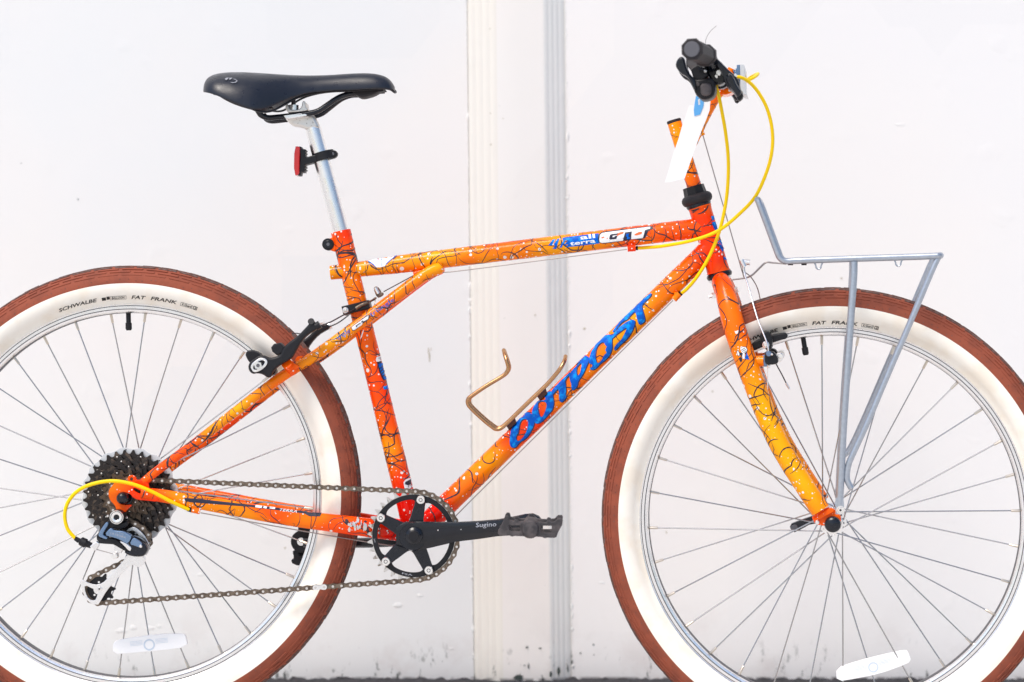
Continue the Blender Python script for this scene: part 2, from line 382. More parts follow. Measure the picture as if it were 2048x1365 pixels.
def wall_mat(name, col, tint, streak=0.0, dirt=1.0):
    m = bpy.data.materials.new(name); m.use_nodes = True
    t = m.node_tree; L = t.links.new; N = t.nodes.new; b = t.nodes['Principled BSDF']
    b.inputs['Roughness'].default_value = 0.6; b.inputs['Specular IOR Level'].default_value = .3
    g = N('ShaderNodeNewGeometry')
    def mix(fac, a, c):
        x = N('ShaderNodeMix'); x.data_type = 'RGBA'; L(fac, x.inputs[0])
        if isinstance(a, tuple): x.inputs[6].default_value = (*a, 1)
        else: L(a, x.inputs[6])
        x.inputs[7].default_value = (*c, 1); return x.outputs[2]
    def noise(scale, det=4, sx=1, sz=1, rough=.5):
        v = N('ShaderNodeVectorMath'); v.operation = 'MULTIPLY'; v.inputs[1].default_value = (sx, 1, sz); L(g.outputs['Position'], v.inputs[0])
        n = N('ShaderNodeTexNoise'); n.inputs['Scale'].default_value = scale; n.inputs['Detail'].default_value = det; n.inputs['Roughness'].default_value = rough
        L(v.outputs[0], n.inputs['Vector']); return n.outputs['Fac']
    def rng(src, a, c, lo=0, hi=1):
        r = N('ShaderNodeMapRange'); r.inputs[1].default_value = a; r.inputs[2].default_value = c; r.inputs[3].default_value = lo; r.inputs[4].default_value = hi
        L(src, r.inputs[0]); return r.outputs[0]
    def mul(a, c):
        x = N('ShaderNodeMath'); x.operation = 'MULTIPLY'; L(a, x.inputs[0])
        if isinstance(c, float): x.inputs[1].default_value = c
        else: L(c, x.inputs[1])
        return x.outputs[0]
    c = mix(rng(noise(1.6, 3), .40, .62), col, tint)
    # roller-painted touch-up patches, cooler grey
    pv = N('ShaderNodeTexVoronoi'); pv.distance = 'CHEBYCHEV'; pv.inputs['Scale'].default_value = 2.3
    dv = N('ShaderNodeVectorMath'); dv.operation = 'MULTIPLY'; dv.inputs[1].default_value = (1, 0, .8); L(g.outputs['Position'], dv.inputs[0]); L(dv.outputs[0], pv.inputs['Vector'])
    sp = N('ShaderNodeSeparateColor'); L(pv.outputs['Color'], sp.inputs[0])
    c = mix(rng(sp.outputs[0], .35, .75, 0, .25), c, (col[0] * .93, col[1] * .94, col[2] * .95))
    # fine specks
    v = N('ShaderNodeTexVoronoi'); v.inputs['Scale'].default_value = 22; L(g.outputs['Position'], v.inputs['Vector'])
    s2 = N('ShaderNodeSeparateColor'); L(v.outputs['Color'], s2.inputs[0])
    pw = N('ShaderNodeMath'); pw.operation = 'POWER'; pw.inputs[1].default_value = 9; L(s2.outputs[1], pw.inputs[0])
    ml = mul(pw.outputs[0], .075)
    lt = N('ShaderNodeMath'); lt.operation = 'LESS_THAN'; L(v.outputs['Distance'], lt.inputs[0]); L(ml, lt.inputs[1])
    c = mix(mul(lt.outputs[0], .45), c, (.35, .38, .33))
    # grime near the pavement
    sx = N('ShaderNodeSeparateXYZ'); L(g.outputs['Position'], sx.inputs[0])
    low = rng(sx.outputs['Z'], -.575, -.43, 1, 0)
    low2 = rng(sx.outputs['Z'], -.572, -.50, 1, 0)
    c = mix(mul(mul(rng(noise(11, 6, rough=.65), .50, .66), low), .42 * dirt), c, (.56, .50, .48))
    c = mix(mul(rng(noise(38, 5, sx=1.6, sz=.6, rough=.7), .60, .66), low2), c, (.035, .05, .045))
    base = rng(sx.outputs['Z'], -.572, -.566, 1, 0)
    c = mix(mul(rng(noise(60, 4), .42, .55), base), c, (.05, .045, .05))
    L(c, b.inputs['Base Color'])
    if streak:
        pass
    bm_ = N('ShaderNodeBump'); bm_.inputs['Strength'].default_value = .22; bm_.inputs['Distance'].default_value = .0025
    a1 = noise(26, 5, rough=.55); lump = rng(noise(17, 2), .66, .80)
    ad = N('ShaderNodeMath'); ad.operation = 'ADD'; L(mul(a1, .45), ad.inputs[0]); L(lump, ad.inputs[1])
    L(ad.outputs[0], bm_.inputs['Height']); L(bm_.outputs[0], b.inputs['Normal'])
    return m

wall = bpy.data.objects.new('wall', None); COL.objects.link(wall); wall.location = (0, WY, HZ)
wall['label'] = 'white painted wall with a fluted strip up its middle, scuffed along its foot'; wall['category'] = 'wall'
WINV = Matrix.Translation((0, -WY, -HZ))
def wpart(name, mb, m, label=None, sharp=30):
    o = mb.obj(name, m, None, label, sharp); o.parent = wall; o.matrix_parent_inverse = WINV; return o
def wx(px, z): return (px - 1024) / 1183.0 - (z) * 0.0105      # the joint leans a hair to the left going up
ZT = 2.6; ZB = HZ - .05
def slab(x0, x1, name, m, lumps, lab, edge=0):
    mb = MB(); nx, nz = 60, 90; rnd = random.Random(lumps); vs = []
    for j in range(nz + 1):
        z = ZB + (ZT - ZB) * (j / nz) ** 1.4
        for i in range(nx + 1):
            a, b = (x0(z), x1(z)); x = a + (b - a) * i / nx
            vs.append((x, WY, z))
    mb.add(vs, [[j * (nx + 1) + i, j * (nx + 1) + i + 1, (j + 1) * (nx + 1) + i + 1, (j + 1) * (nx + 1) + i] for j in range(nz) for i in range(nx)])
    # returns and a back so that it is a real slab
    for x in (x0, x1): mb.add([(x(ZB), WY, ZB), (x(ZB), WY + .12, ZB), (x(ZT), WY + .12, ZT), (x(ZT), WY, ZT)], [[0, 1, 2, 3]], smooth=False)
    mb.add([(x0(ZT), WY, ZT), (x1(ZT), WY, ZT), (x1(ZT), WY + .12, ZT), (x0(ZT), WY + .12, ZT)], [[0, 1, 2, 3]], smooth=False)
    mb.add([(x0(ZB), WY + .12, ZB), (x1(ZB), WY + .12, ZB), (x1(ZT), WY + .12, ZT), (x0(ZT), WY + .12, ZT)], [[0, 1, 2, 3]], smooth=False)
    return wpart(name, mb, m, lab)
m_wall = wall_mat('white_wall_paint', (0.775, 0.785, 0.785), (0.81, 0.79, 0.77))
m_wall2 = wall_mat('white_wall_paint_right', (0.81, 0.80, 0.795), (0.83, 0.81, 0.79))
m_pil = wall_mat('cream_strip_paint', (0.80, 0.765, 0.735), (0.79, 0.775, 0.75), dirt=.8)
m_pl = wall_mat('lit_flute_paint', (0.77, 0.74, 0.68), (0.76, 0.74, 0.69), dirt=.8)  # cream flute paint, light from the left put into its warm tint
m_pr = wall_mat('shaded_flute_paint', (0.755, 0.76, 0.74), (0.77, 0.765, 0.745), dirt=.8)  # shade of the right-facing flutes put into a cooler grey
slab(lambda z: -3.2, lambda z: wx(941, z), 'wall_panel', m_wall, 1, None)
slab(lambda z: wx(1137, z), lambda z: 3.2, 'wall_panel', m_wall2, 2, None)
# fluted centre strip, swept from its ground plan
prof = [(941, .004)]
def flute(x0, x1, n, sgn):
    out = []
    for k in range(n):
        a = x0 + (x1 - x0) * k / n; w_ = (x1 - x0) / n
        for t, d in ((.0, 0), (.22, .0012), (.5, .0017), (.78, .0012), (.98, 0)): out.append((a + w_ * t, d))
    return out
lf = flute(943, 1000, 4, 1); rf = flute(1093, 1134, 4, 1)
P = [(941, .003)]
for i, (x, d) in enumerate(lf): P.append((x, -.002 - .016 * (x - 943) / 57 - d * .6))
P += [(1003, -.0185), (1048, -.019), (1090, -.0185)]
for x, d in rf: P.append((x, -.0185 + .0195 * (x - 1093) / 41 - d * .5))
P += [(1137, .003)]
mb = MB(); vs = []; nz = 24
for j in range(nz + 1):
    z = ZB + (ZT - ZB) * j / nz
    for x, d in P: vs.append((wx(x, z), WY + d, z))
n = len(P)
fs = [[j * n + i, j * n + i + 1, (j + 1) * n + i + 1, (j + 1) * n + i] for j in range(nz) for i in range(n - 1)]
mb.add(vs, fs, 0, True)
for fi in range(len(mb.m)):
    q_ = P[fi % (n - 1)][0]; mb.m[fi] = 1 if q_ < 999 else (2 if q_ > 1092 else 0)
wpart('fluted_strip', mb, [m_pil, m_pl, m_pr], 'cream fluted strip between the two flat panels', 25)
# ragged beads of paint along both joints of the strip
for nm, xx, s in (('paint_bead', 939.5, 11), ('paint_bead', 1138.5, 12)):
    mb = MB(); rnd = random.Random(s); z = HZ + .01
    while z < .62:
        rr = .0006 + .0009 * rnd.random() ** 2 + (.0016 if rnd.random() < .08 else 0)
        p = Vector((wx(xx + rnd.uniform(-1.2, 1.2), z), WY - .0002, z)); hh = rr * rnd.uniform(1, 3.2)
        vs = [p + Vector((rr * math.cos(a) * 1.1, 0, hh * math.sin(a))) for a in [2 * PI * k / 7 for k in range(7)]] + [p + Vector((0, -rr * .9, 0))]
        mb.add(vs, [[k, (k + 1) % 7, 7] for k in range(7)]); z += hh * 1.3 + rnd.random() * .006
    o = wpart(nm, mb, m_wall); o['kind'] = 'stuff'
# brown rust runs and black chips
mb = MB(); rnd = random.Random(5)
def blot(x, y, w_, h_, mi):
    t = (D + WY - .0006 * (1 + mi)) ; u, v = uv(x, y); c = Vector((u * t, -D + t, v * t)); sc = t / FP
    if 1000 <= x <= 1093: c.y -= .0196; 
    elif 941 < x < 1137: c.y -= .0225
    N_ = 14; ring = [c + Vector((w_ * sc * math.cos(2 * PI * k / N_) * rnd.uniform(.6, 1.15), 0, h_ * sc * math.sin(2 * PI * k / N_) * rnd.uniform(.6, 1.15))) for k in range(N_)]
    mb.add(ring, [list(range(N_))], mi)
for a in ((857, 703, 1.2, 8, 0), (859, 716, 1.4, 10, 0), (862, 699, .8, 3, 0), (1054, 1292, 3, 2.6, 1), (1080, 1294, 3, 1.6, 1), (1037, 1352, 11, 5.5, 1), (1057, 1330, 1.5, 6, 1), (1049, 1328, 3, 1.3, 1),
          (1187, 1290, 2, 2, 1), (1161, 1307, 2, 2, 1), (1188, 1310, 1.4, 1.2, 1), (1070, 631, 2, 2, 0), (1169, 658, 3, 2.2, 0), (156, 399, 1.4, 2.2, 1), (42, 327, 1.6, 1, 1), (1683, 557, 2.4, 2.2, 0), (570, 1096, 2.2, 2.2, 0),
          (1333, 1065, 1.5, 3, 0), (1425, 783, 2.2, 2, 0), (980, 62, 1.6, 1.6, 0), (981, 230, 1.2, 2, 0), (982, 292, 1.8, 2.2, 0), (1006, 240, 1.2, 1.4, 0), (1117, 1339, 3.5, 11, 1), (1135, 1335, 2, 8, 1), (1101, 1345, 3, 7, 1), (1144, 1325, 1.4, 6, 1)): blot(*a)
wpart('stain', mb, [mat('ochre_stain', (.46, .42, .33), .8), mat('black_chip', (.05, .065, .06), .8)], 'small rust runs and black chips on the paint')
# a few raised lumps of old paint
mb = MB()
def lump(x, y, w_, h_, d_):
    t = D + WY; u, v = uv(x, y); c = Vector((u * t, -D + t, v * t)); sc = t / FP; N_ = 12; vs = []
    for j, (q, dd) in enumerate(((1, -.0004), (.75, .6), (.4, .95))):
        for k in range(N_): vs.append(c + Vector((w_ * sc * q * math.cos(2 * PI * k / N_) * (1 + .25 * math.sin(k * 2.3)), -(d_ * .35 * dd if j else -.0004), h_ * sc * q * math.sin(2 * PI * k / N_) * (1 + .2 * math.cos(k * 1.7)))))
    fs = [[j * N_ + k, j * N_ + (k + 1) % N_, (j + 1) * N_ + (k + 1) % N_, (j + 1) * N_ + k] for j in range(2) for k in range(N_)] + [[2 * N_ + k for k in range(N_)]]
    mb.add(vs, fs)
for a in ((796, 1211, 11, 6, .003), (840, 1192, 8, 4, .002), (243, 1262, 14, 6, .0024), (266, 1256, 9, 6, .002), (300, 1257, 12, 5, .002), (318, 1253, 6, 5, .0015), (1204, 1166, 7, 3, .002), (903, 1298, 6, 3, .002), (400, 1150, 9, 3, .002), (1800, 250, 12, 4, .0015), (660, 900, 9, 3, .0015)): lump(*a)
wpart('paint_lump', mb, m_wall)

# ------------------------------------------------------------------ wheels
RW = 0.3345; RC = 0.306; TA = 0.0285
def make_wheel(parent, C_, n, ex, ez, spoke0, valve, near_flange, far_flange, rf, seed):
    Mx = Matrix((( ex.x, n.x, ez.x, C_.x), (ex.y, n.y, ez.y, C_.y), (ex.z, n.z, ez.z, C_.z), (0, 0, 0, 1)))
    # tyre: smooth casing plus moulded tread blocks
    mb = MB(); seg = 360; al = [-152 + 304 * i / 36 for i in range(37)]
    def pt(a, th, e=0.0):
        r = RC + (TA + e) * math.cos(R(a)) * (1.0 if abs(a) < 90 else .93); y = (TA + e) * math.sin(R(a)) 
        return Vector((r * math.sin(th), y, r * math.cos(th)))
    def bead(i, th):
        a = al[i]
        if abs(a) <= 145: return pt(a, th)
        q_ = (abs(a) - 145) / 7; r0 = pt(math.copysign(145, a), 0); r = r0.z + (.2765 - r0.z) * q_; y = r0.y + (math.copysign(.0122, a) - r0.y) * q_
        return Vector((r * math.sin(th), y, r * math.cos(th)))
    vs = [bead(i, 2 * PI * k / seg) for i in range(len(al)) for k in range(seg)]
    for i in range(36):
        mid = (al[i] + al[i + 1]) / 2; mi = 0 if abs(mid) < 88 else (2 if abs(mid) > 140 and abs(mid) < 146 else 1)
        mb.add([], [])
        b = 0
        for k in range(seg):
            mb.f.append([i * seg + k, i * seg + (k + 1) % seg, (i + 1) * seg + (k + 1) % seg, (i + 1) * seg + k]); mb.m.append(mi); mb.sm.append(True)
    mb.v = [tuple(v) for v in vs]
    rnd = random.Random(seed)
    def block(a0, a1, t0, t1, h, mi, nseg=2):
        b = []
        for s in range(nseg + 1):
            t = t0 + (t1 - t0) * s / nseg
            b += [pt(a0, t, -.0004), pt(a0 + (a1 - a0) * .12, t, h), pt(a1 - (a1 - a0) * .12, t, h), pt(a1, t, -.0004)]
        fs = []
        for s in range(nseg):
            for k in range(3): fs.append([s * 4 + k, s * 4 + k + 1, s * 4 + 4 + k + 1, s * 4 + 4 + k])
        fs += [[0, 1, 2, 3], [nseg * 4 + k for k in range(4)]]
        mb.add(b, fs, mi, False)
    for row, (ac, wd, cnt, h, mi, off) in enumerate(((0, 9, 76, .0011, 3, 0), (11, 8, 76, .0012, 3, .5), (-11, 8, 76, .0012, 3, .5), (23, 9, 66, .0011, 3, .2), (-23, 9, 66, .0011, 3, .7),
            (35, 8, 58, .0014, 4, .1), (-35, 8, 58, .0014, 4, .1), (46, 8, 58, .0012, 0, .6), (-46, 8, 58, .0012, 0, .6), (57, 6, 58, .0010, 0, .1), (-57, 6, 58, .0010, 0, .1))):
        for k in range(cnt):
            t = 2 * PI * (k + off) / cnt; dt = 2 * PI / cnt * .42
            block(ac - wd / 2, ac + wd / 2, t - dt, t + dt, h * rnd.uniform(.6, 1.25), mi)
    for sgn in (-1, 1):                       # little vent nubs low on the brown band
        for k in range(190):
            if rnd.random() < .75:
                t = 2 * PI * (k + rnd.uniform(-.3, .3)) / 190; a = sgn * (72 + rnd.choice((0, 0, 5))); block(a - 1.1, a + 1.1, t - .0016, t + .0016, .0006, 3, 1)
    tyre = mb.obj('tyre', [M['tread'], M['cream'], M['creamline'], M['treadtop'], M['tread']], parent, 'brown tread and cream whitewall', 60); tyre.matrix_basis = Mx
    # rim
    mb = MB()
    half = [(.2770, .0090), (.2788, .0128), (.2794, .0140), (.2790, .0145), (.2783, .0141), (.2778, .0136), (.2770, .0136), (.2765, .0131), (.2759, .0135), (.2722, .0134), (.2716, .0129), (.2709, .0131), (.2680, .0120), (.2664, .0095), (.2658, .0050), (.2658, 0)]
    pr = [(r, -y) for r, y in half] + [(r, y) for r, y in half[::-1][1:]]
    lathe(mb, Vector((0, 0, 0)), Vector((0, 1, 0)), [(y, r) for r, y in pr], 200)
    gi = {i for i in range(len(pr) - 1) if any(abs((pr[i][0] + pr[i + 1][0]) / 2 - q_) < .00032 for q_ in (.27625, .27675, .27125, .27190)) or (pr[i][0] + pr[i + 1][0]) / 2 < .2662}  # dark grooves, plus the inner rim edge with its shadow painted in
    for fi in range(len(mb.m)):
        if fi // 200 in gi: mb.m[fi] = 1
    rim = mb.obj('rim', [M['alu'], M['groove_shade']], parent, None, 35); rim.matrix_basis = Mx
    # hub
    hub = MB(); z = Vector((0, 0, 0)); Y = Vector((0, 1, 0))
    lathe(hub, z, Y, [(near_flange - .012, .008), (near_flange - .010, .0125), (near_flange - .002, .0135), (near_flange - .0015, rf), (near_flange + .0015, rf), (near_flange + .003, .013), (near_flange + .012, .0095), (far_flange - .012, .0095), (far_flange - .003, .013), (far_flange - .0015, rf), (far_flange + .0015, rf), (far_flange + .002, .0135), (far_flange + .010, .0125), (far_flange + .012, .008)], 40, close=True)
    for k in range(16):
        for fl in (near_flange - .0016, far_flange - .0016):
            a = 2 * PI * (k + .25) / 16
            c = Vector(((rf - .0045) * math.sin(a), fl, (rf - .0045) * math.cos(a))); lathe(hub, c, Y, [(-.0006, .0004), (-.0004, .0014), (.0002, .0014)], 8, 1, close=True)
    h = hub.obj('hub', [M['alu'], M['darkwire']], parent); h.matrix_basis = Mx
    # spokes: four shapes share their meshes
    kinds = {}
    for fl in (0, 1):
        for dr in (-1, 1):
            y = near_flange if fl == 0 else far_flange; y += (-.0022 if dr > 0 else .0022)
            a = R(61) * dr; p0 = Vector(((rf - .0045) * math.sin(a), y, (rf - .0045) * math.cos(a))); p1 = Vector((0, -.003 if fl == 0 else .003, .2665))
            d = (p1 - p0).normalized(); mb = MB()
            sweep(mb, [p0, p1 - d * .004], .00098, 8)
            sweep(mb, [p1 - d * .0135, p1 - d * .0125, p1 + d * .002], [.0015, .0019, .0021], 8, mi=1)
            kinds[(fl, dr)] = mb.mesh('spoke', [M['steel'], M['nipple']])
    for k in range(32):
        a = R(spoke0 + 11.25 * k); fl = k % 2; dr = 1 if (k // 2) % 2 else -1
        link('spoke', kinds[(fl, dr)], Mx @ Matrix.Rotation(a, 4, 'Y'), parent)
    # valve
    mb = MB(); sweep(mb, [Vector((0, 0, .266)), Vector((0, 0, .252)), Vector((0, 0, .2515)), Vector((0, 0, .243)), Vector((0, 0, .2405))], [.0036, .0036, .0047, .0047, .0034], 14)
    v = mb.obj('valve', M['black'], parent); v.matrix_basis = Mx @ Matrix.Rotation(R(valve), 4, 'Y')
    return Mx, tyre, rim

wheelR = grp('wheel', label='rear wheel with the cassette on its hub')
CR = W(265, 990, 0); MxR, tyreR, rimR = make_wheel(wheelR, CR, NB, EXB, EZB, -7.0 + 11.25, -1.3, -.018, .036, .0225, 1)
wheelF = grp('wheel', label='front wheel below the rack')
CF = F(1665, 1038.5, 0); MxF, tyreF, rimF = make_wheel(wheelF, CF, NF, EXF, EZF, -3.3, -9.1, -.034, .034, .0200, 2)

def tyre_print(parent, tyre, cx, cy, da):
    tr = bvh([tyre]); mb = MB()
    def arc(s, a0, a1, r, size, shear=.18, mi=0):
        me = text2d(s, lambda a, b: (a, b), size, 1, shear); wd = max(v.co.x for v in me.vertices); bpy.data.meshes.remove(me)
        a0, a1 = R(a0 + da), R(a1 + da); k = (a1 - a0) / wd
        drape(mb, text2d(s, lambda a, b: (cx + (r + b) * math.sin(a0 + a * k), cy - (r + b) * math.cos(a0 + a * k)), size, 1, shear, outline=size * .022), tr, .0003, mi, 4)
    def box(a0, a1, r0, r1, th=None):
        a0, a1 = R(a0 + da), R(a1 + da); P_ = lambda a, r: (cx + r * math.sin(a), cy - r * math.cos(a))
        o = [P_(a0 + (a1 - a0) * k / 6, r0) for k in range(7)] + [P_(a1 + (a0 - a1) * k / 6, r1) for k in range(7)]
        if th:
            e = th / r0; i = [P_(a0 + e + (a1 - a0 - 2 * e) * k / 6, r0 + th) for k in range(7)] + [P_(a1 - e + (a0 - a1 + 2 * e) * k / 6, r1 - th) for k in range(7)]
            dpoly(mb, [o, i], tr, .0003)
        else: dpoly(mb, [o], tr, .0003)
    arc('SCHWALBE', -21.4, -9.9, 392.5, 9.5)
    box(-8.4, -7.2, 392.5, 398.5); box(-7.0, -6.1, 393.5, 399.5)
    arc('BALLOON', -5.6, -1.8, 393.5, 6.0); box(-6.0, -1.3, 392, 399, .6)
    arc('FAT', 0.1, 4.3, 392.5, 9.5); arc('FRANK', 5.7, 13.4, 392.5, 9.5)
    arc('K-Guard', 15.0, 17.9, 393.5, 6.0); box(14.6, 18.1, 392, 399, .6); box(18.4, 19.6, 392, 399, 1.2); arc('3', 18.7, 19.3, 393.5, 5)
    return mb.obj('lettering', M['print'], parent)
tyre_print(wheelR, tyreR, 261.5, 990.5, 0)
tyre_print(wheelF, tyreF, 1662, 1041, -5.7)

def wheel_reflector(parent, quad, c, r0, ang, f):
    mb = MB(); plate_mb(mb, [quad], -.010, -.002, f, .0008, 1)
    o = mb.obj('reflector', M['reflw'], parent, 'white bar reflector clipped between the spokes'); tr = bvh([o]); mb2 = MB()
    dpoly(mb2, [circ(c[0], c[1], r0, 28), circ(c[0], c[1], r0 * .72, 28)], tr, .0003)
    ca, sa = math.cos(R(ang)), math.sin(R(ang))
    for side in (-1, 1):
        for j in range(4):
            y0 = -9.5 + j * 2.6; pts = [(side * 13, y0), (side * 38, y0)]
            pts = [(c[0] + x * ca - y * sa * -1 * -1, c[1] + x * sa + y * ca) for x, y in pts]
            dpoly(mb2, [stroke_poly(pts, .7)], tr, .0003)
    mb2.obj('reflector_rib', M['reflline'], parent)
q = cr(180, 1220, 7.314)
wheel_reflector(wheelR, q((335, 470), (450, 430), (1000, 358), (1370, 348), (1400, 390), (1432, 545), (1000, 602), (600, 635), (335, 652)), (298.5, 1290), 11.5, -6, W)
q = cr(1640, 1280, 9.31)
wheel_reflector(wheelF, q((303, 530), (700, 405), (1150, 290), (1600, 190), (1650, 250), (1705, 405), (1500, 500), (1100, 640), (700, 720), (310, 785)), (1746.5, 1335), 10.5, -15, F)

# ------------------------------------------------------------------ frame
frame = grp('frame', label='orange splattered steel frame')
PX = 1 / S
def ribbons(mb, pts, rs, count, rnd, mi=1, wid=.0010):
    """thin wandering threads of black paint flung round a tube"""
    L_ = [0]
    for a, b in zip(pts, pts[1:]): L_.append(L_[-1] + (b - a).length)
    fr = frames(pts); tot = L_[-1]
    def surf(s, th):
        s = max(0, min(tot - 1e-5, s)); i = 0
        while L_[i + 1] < s: i += 1
        t = (s - L_[i]) / (L_[i + 1] - L_[i]); p = pts[i].lerp(pts[i + 1], t); r = rs[i] + (rs[i + 1] - rs[i]) * t
        u = fr[i][1].lerp(fr[i + 1][1], t).normalized(); v = fr[i][2].lerp(fr[i + 1][2], t).normalized()
        return p, u * math.cos(th) + v * math.sin(th), r
    for _ in range(int(count * 1.35)):
        s = rnd.uniform(0, tot); th = rnd.uniform(0, 2 * PI); hd = rnd.choice((PI / 2, -PI / 2)) + rnd.gauss(0, .5); w0 = wid * rnd.uniform(.8, 2.1) * (1.7 if rnd.random() < .12 else 1)
        n = rnd.randint(14, 46); st = .0022; path = []
        dh = rnd.gauss(0, .04)
        for k in range(n):
            p, d, r = surf(s, th)
            if s <= .001 or s >= tot - .001: break
            path.append((s, th)); s += math.cos(hd) * st; th += math.sin(hd) * st / r; dh = dh * .80 + rnd.gauss(0, .06); hd += dh
            if rnd.random() < .06: hd += rnd.uniform(-1.1, 1.1)
        if len(path) < 5: continue
        vs = []
        for k, (s_, t_) in enumerate(path):
            a = path[max(k - 1, 0)]; b = path[min(k + 1, len(path) - 1)]; r = surf(s_, t_)[2]
            d = Vector((b[0] - a[0], (b[1] - a[1]) * r)); 
            if d.length < 1e-6: d = Vector((1, 0))
            d.normalize(); w_ = w0 * (.25 + .75 * math.sin(PI * min(1, (k + .5) / len(path)))) / 2 * rnd.uniform(.8, 1.2)
            for sg in (-1, 1):
                p, dd, r = surf(s_ - d.y * w_ * sg, t_ + d.x * w_ * sg / r); vs.append(p + dd * (r + .00022))
        mb.add(vs, [[2 * k, 2 * k + 1, 2 * k + 3, 2 * k + 2] for k in range(len(path) - 1)], mi)
def tube(name, pts, rpx, parent=frame, n=4, seg=36, threads=20, sd=1, label=None, mats=None, smooth=True, wid=.0010):
    q = catmull(pts, n) if smooth and len(pts) > 2 else [pts[0].lerp(pts[-1], k / 12) for k in range(13)] if len(pts) == 2 else pts
    if len(pts) == 2: rs = [(rpx[0] + (rpx[-1] - rpx[0]) * k / 12) * PX for k in range(13)]
    else: rs = [r * PX for r in (lerp_r(rpx, n, len(q)) if smooth else rpx)]
    mb = MB(); sweep(mb, q, rs, seg)
    if threads: ribbons(mb, q, rs, threads, random.Random(sd), wid=wid)
    return mb.obj(name, mats or [M['paint'], M['ink']], parent, label)
TT = tube('top_tube', [W(661, 546), W(685, 543.5), W(720, 539), W(760, 534), W(815, 527), W(1000, 504.5), W(1380, 459), W(1400, 456.5)], [14.2, 14.5, 15.2, 16.5, 18.3, 18.8, 20.2, 20.5], threads=80, sd=11, mats=[M['paint2'], M['ink']])
STb = tube('seat_tube', [W(681.5, 463), W(700, 541), W(715, 606), W(828, 1068)], [20.2, 19.5, 19.2, 20.5], threads=60, sd=12)
DT = tube('down_tube', [W(1408, 508), W(1397, 519), W(900.4, 1003), W(845, 1057)], [21, 20.6, 21.8, 22], threads=55, sd=13)
HT = tube('head_tube', [W(1399.5, 414), W(1401, 419), W(1402.5, 425), W(1434, 533), W(1436, 541), W(1437, 545)], [23.5, 23.6, 22.3, 22.3, 23.8, 24], threads=14, sd=15, n=2)
mb = MB(); lathe(mb, W(829, 1068, -.036), NB, [(0, .0165), (.0015, .0175), (.070, .0175), (.072, .0165)], 36, close=True); mb.obj('bottom_bracket_shell', M['paint'], frame)
# weld fillets
for nm, (x, y), rr in (('weld', (1411, 455), 23), ('weld', (1424, 502), 23.6)):
    pass
cs = [W(283, 987, -.064), W(330, 993, -.063), W(410, 1007, -.058), W(560, 1033, -.046), W(700, 1051, -.038), W(760, 1059, -.029), W(826, 1067, -.020)]
csr = [11.5, 13, 14, 16, 18.5, 19, 19]
CSn = tube('chainstay', cs, csr, threads=34, sd=15, mats=[M['paint2'], M['ink']])
CSf = tube('chainstay', [mirB(p) for p in cs], csr, threads=30, sd=16)
def squash(o, axis, k_):          # the stays are pressed oval so that tyre and chainring clear them
    xs_ = [(p.x, p.dot(NB)) for p in axis]
    for v in o.data.vertices:
        x = v.co.x; i = 0
        while i < len(xs_) - 2 and x > xs_[i + 1][0]: i += 1
        t = (x - xs_[i][0]) / (xs_[i + 1][0] - xs_[i][0]); c_ = xs_[i][1] + (xs_[i + 1][1] - xs_[i][1]) * max(0, min(1, t))
        f_ = 1 - (1 - k_) * max(0, min(1, (x - xs_[1][0]) / (xs_[3][0] - xs_[1][0]))); v.co += NB * ((v.co.dot(NB) - c_) * (f_ - 1))
squash(CSn, catmull(cs, 4), .62); squash(CSf, catmull([mirB(p) for p in cs], 4), .62)
ss = [W(287, 965, -.063), W(315, 941.5, -.062), W(392, 885, -.058), W(550.6, 763, -.050), W(631, 711.5, -.041), W(723, 645, -.031), W(844, 554.5, -.0145), W(878, 537, -.010), W(884, 534, -.009)]
ssr = [8.4, 8.7, 9.2, 10.4, 11.2, 11.8, 12.5, 12, 8]
SSn = tube('seatstay', ss, ssr, threads=48, sd=17, mats=[M['paint2'], M['ink']])
tube('seatstay', [mirB(p) for p in ss], ssr, threads=34, sd=18)
mb = MB(); sweep(mb, [W(600, 722, -.046), mirB(W(600, 722, -.046))], .007, 16); mb.obj('brake_bridge', M['paint'], frame)
# rear dropouts
q = cr(200, 920, 11.37)
dl = q((300, 560), (380, 450), (460, 470), (700, 510), (860, 440), (1100, 520), (1110, 640), (1200, 760), (1330, 830), (1330, 960), (1050, 930), (860, 915), (740, 860), (690, 780), (560, 740), (440, 800), (410, 900), (470, 1010), (590, 1030), (700, 1020), (720, 1045), (640, 1110), (560, 1210), (370, 1150), (340, 1040), (230, 930), (185, 800), (205, 680))
sl_ = q((750, 650), (800, 640), (970, 730), (970, 770), (900, 780), (760, 700))
plate('dropout', [chaikin(dl, 1), chaikin(sl_, 1)], -.069, -.0625, M['paint'], frame, bevel=.0007)
plate('dropout', [chaikin(dl[:15] + dl[20:], 1)], .0625, .069, M['paint'], frame, bevel=.0007)
mb = MB(); plate_mb(mb, [chaikin(q((640, 500), (620, 420), (650, 370), (720, 345), (790, 370), (830, 440), (850, 520), (760, 560)), 1), chaikin(q((680, 400), (750, 400), (750, 480), (680, 480)), 2)], -.0665, -.0615, bevel=.0008)
mb.obj('rack_eyelet', M['paint'], frame)
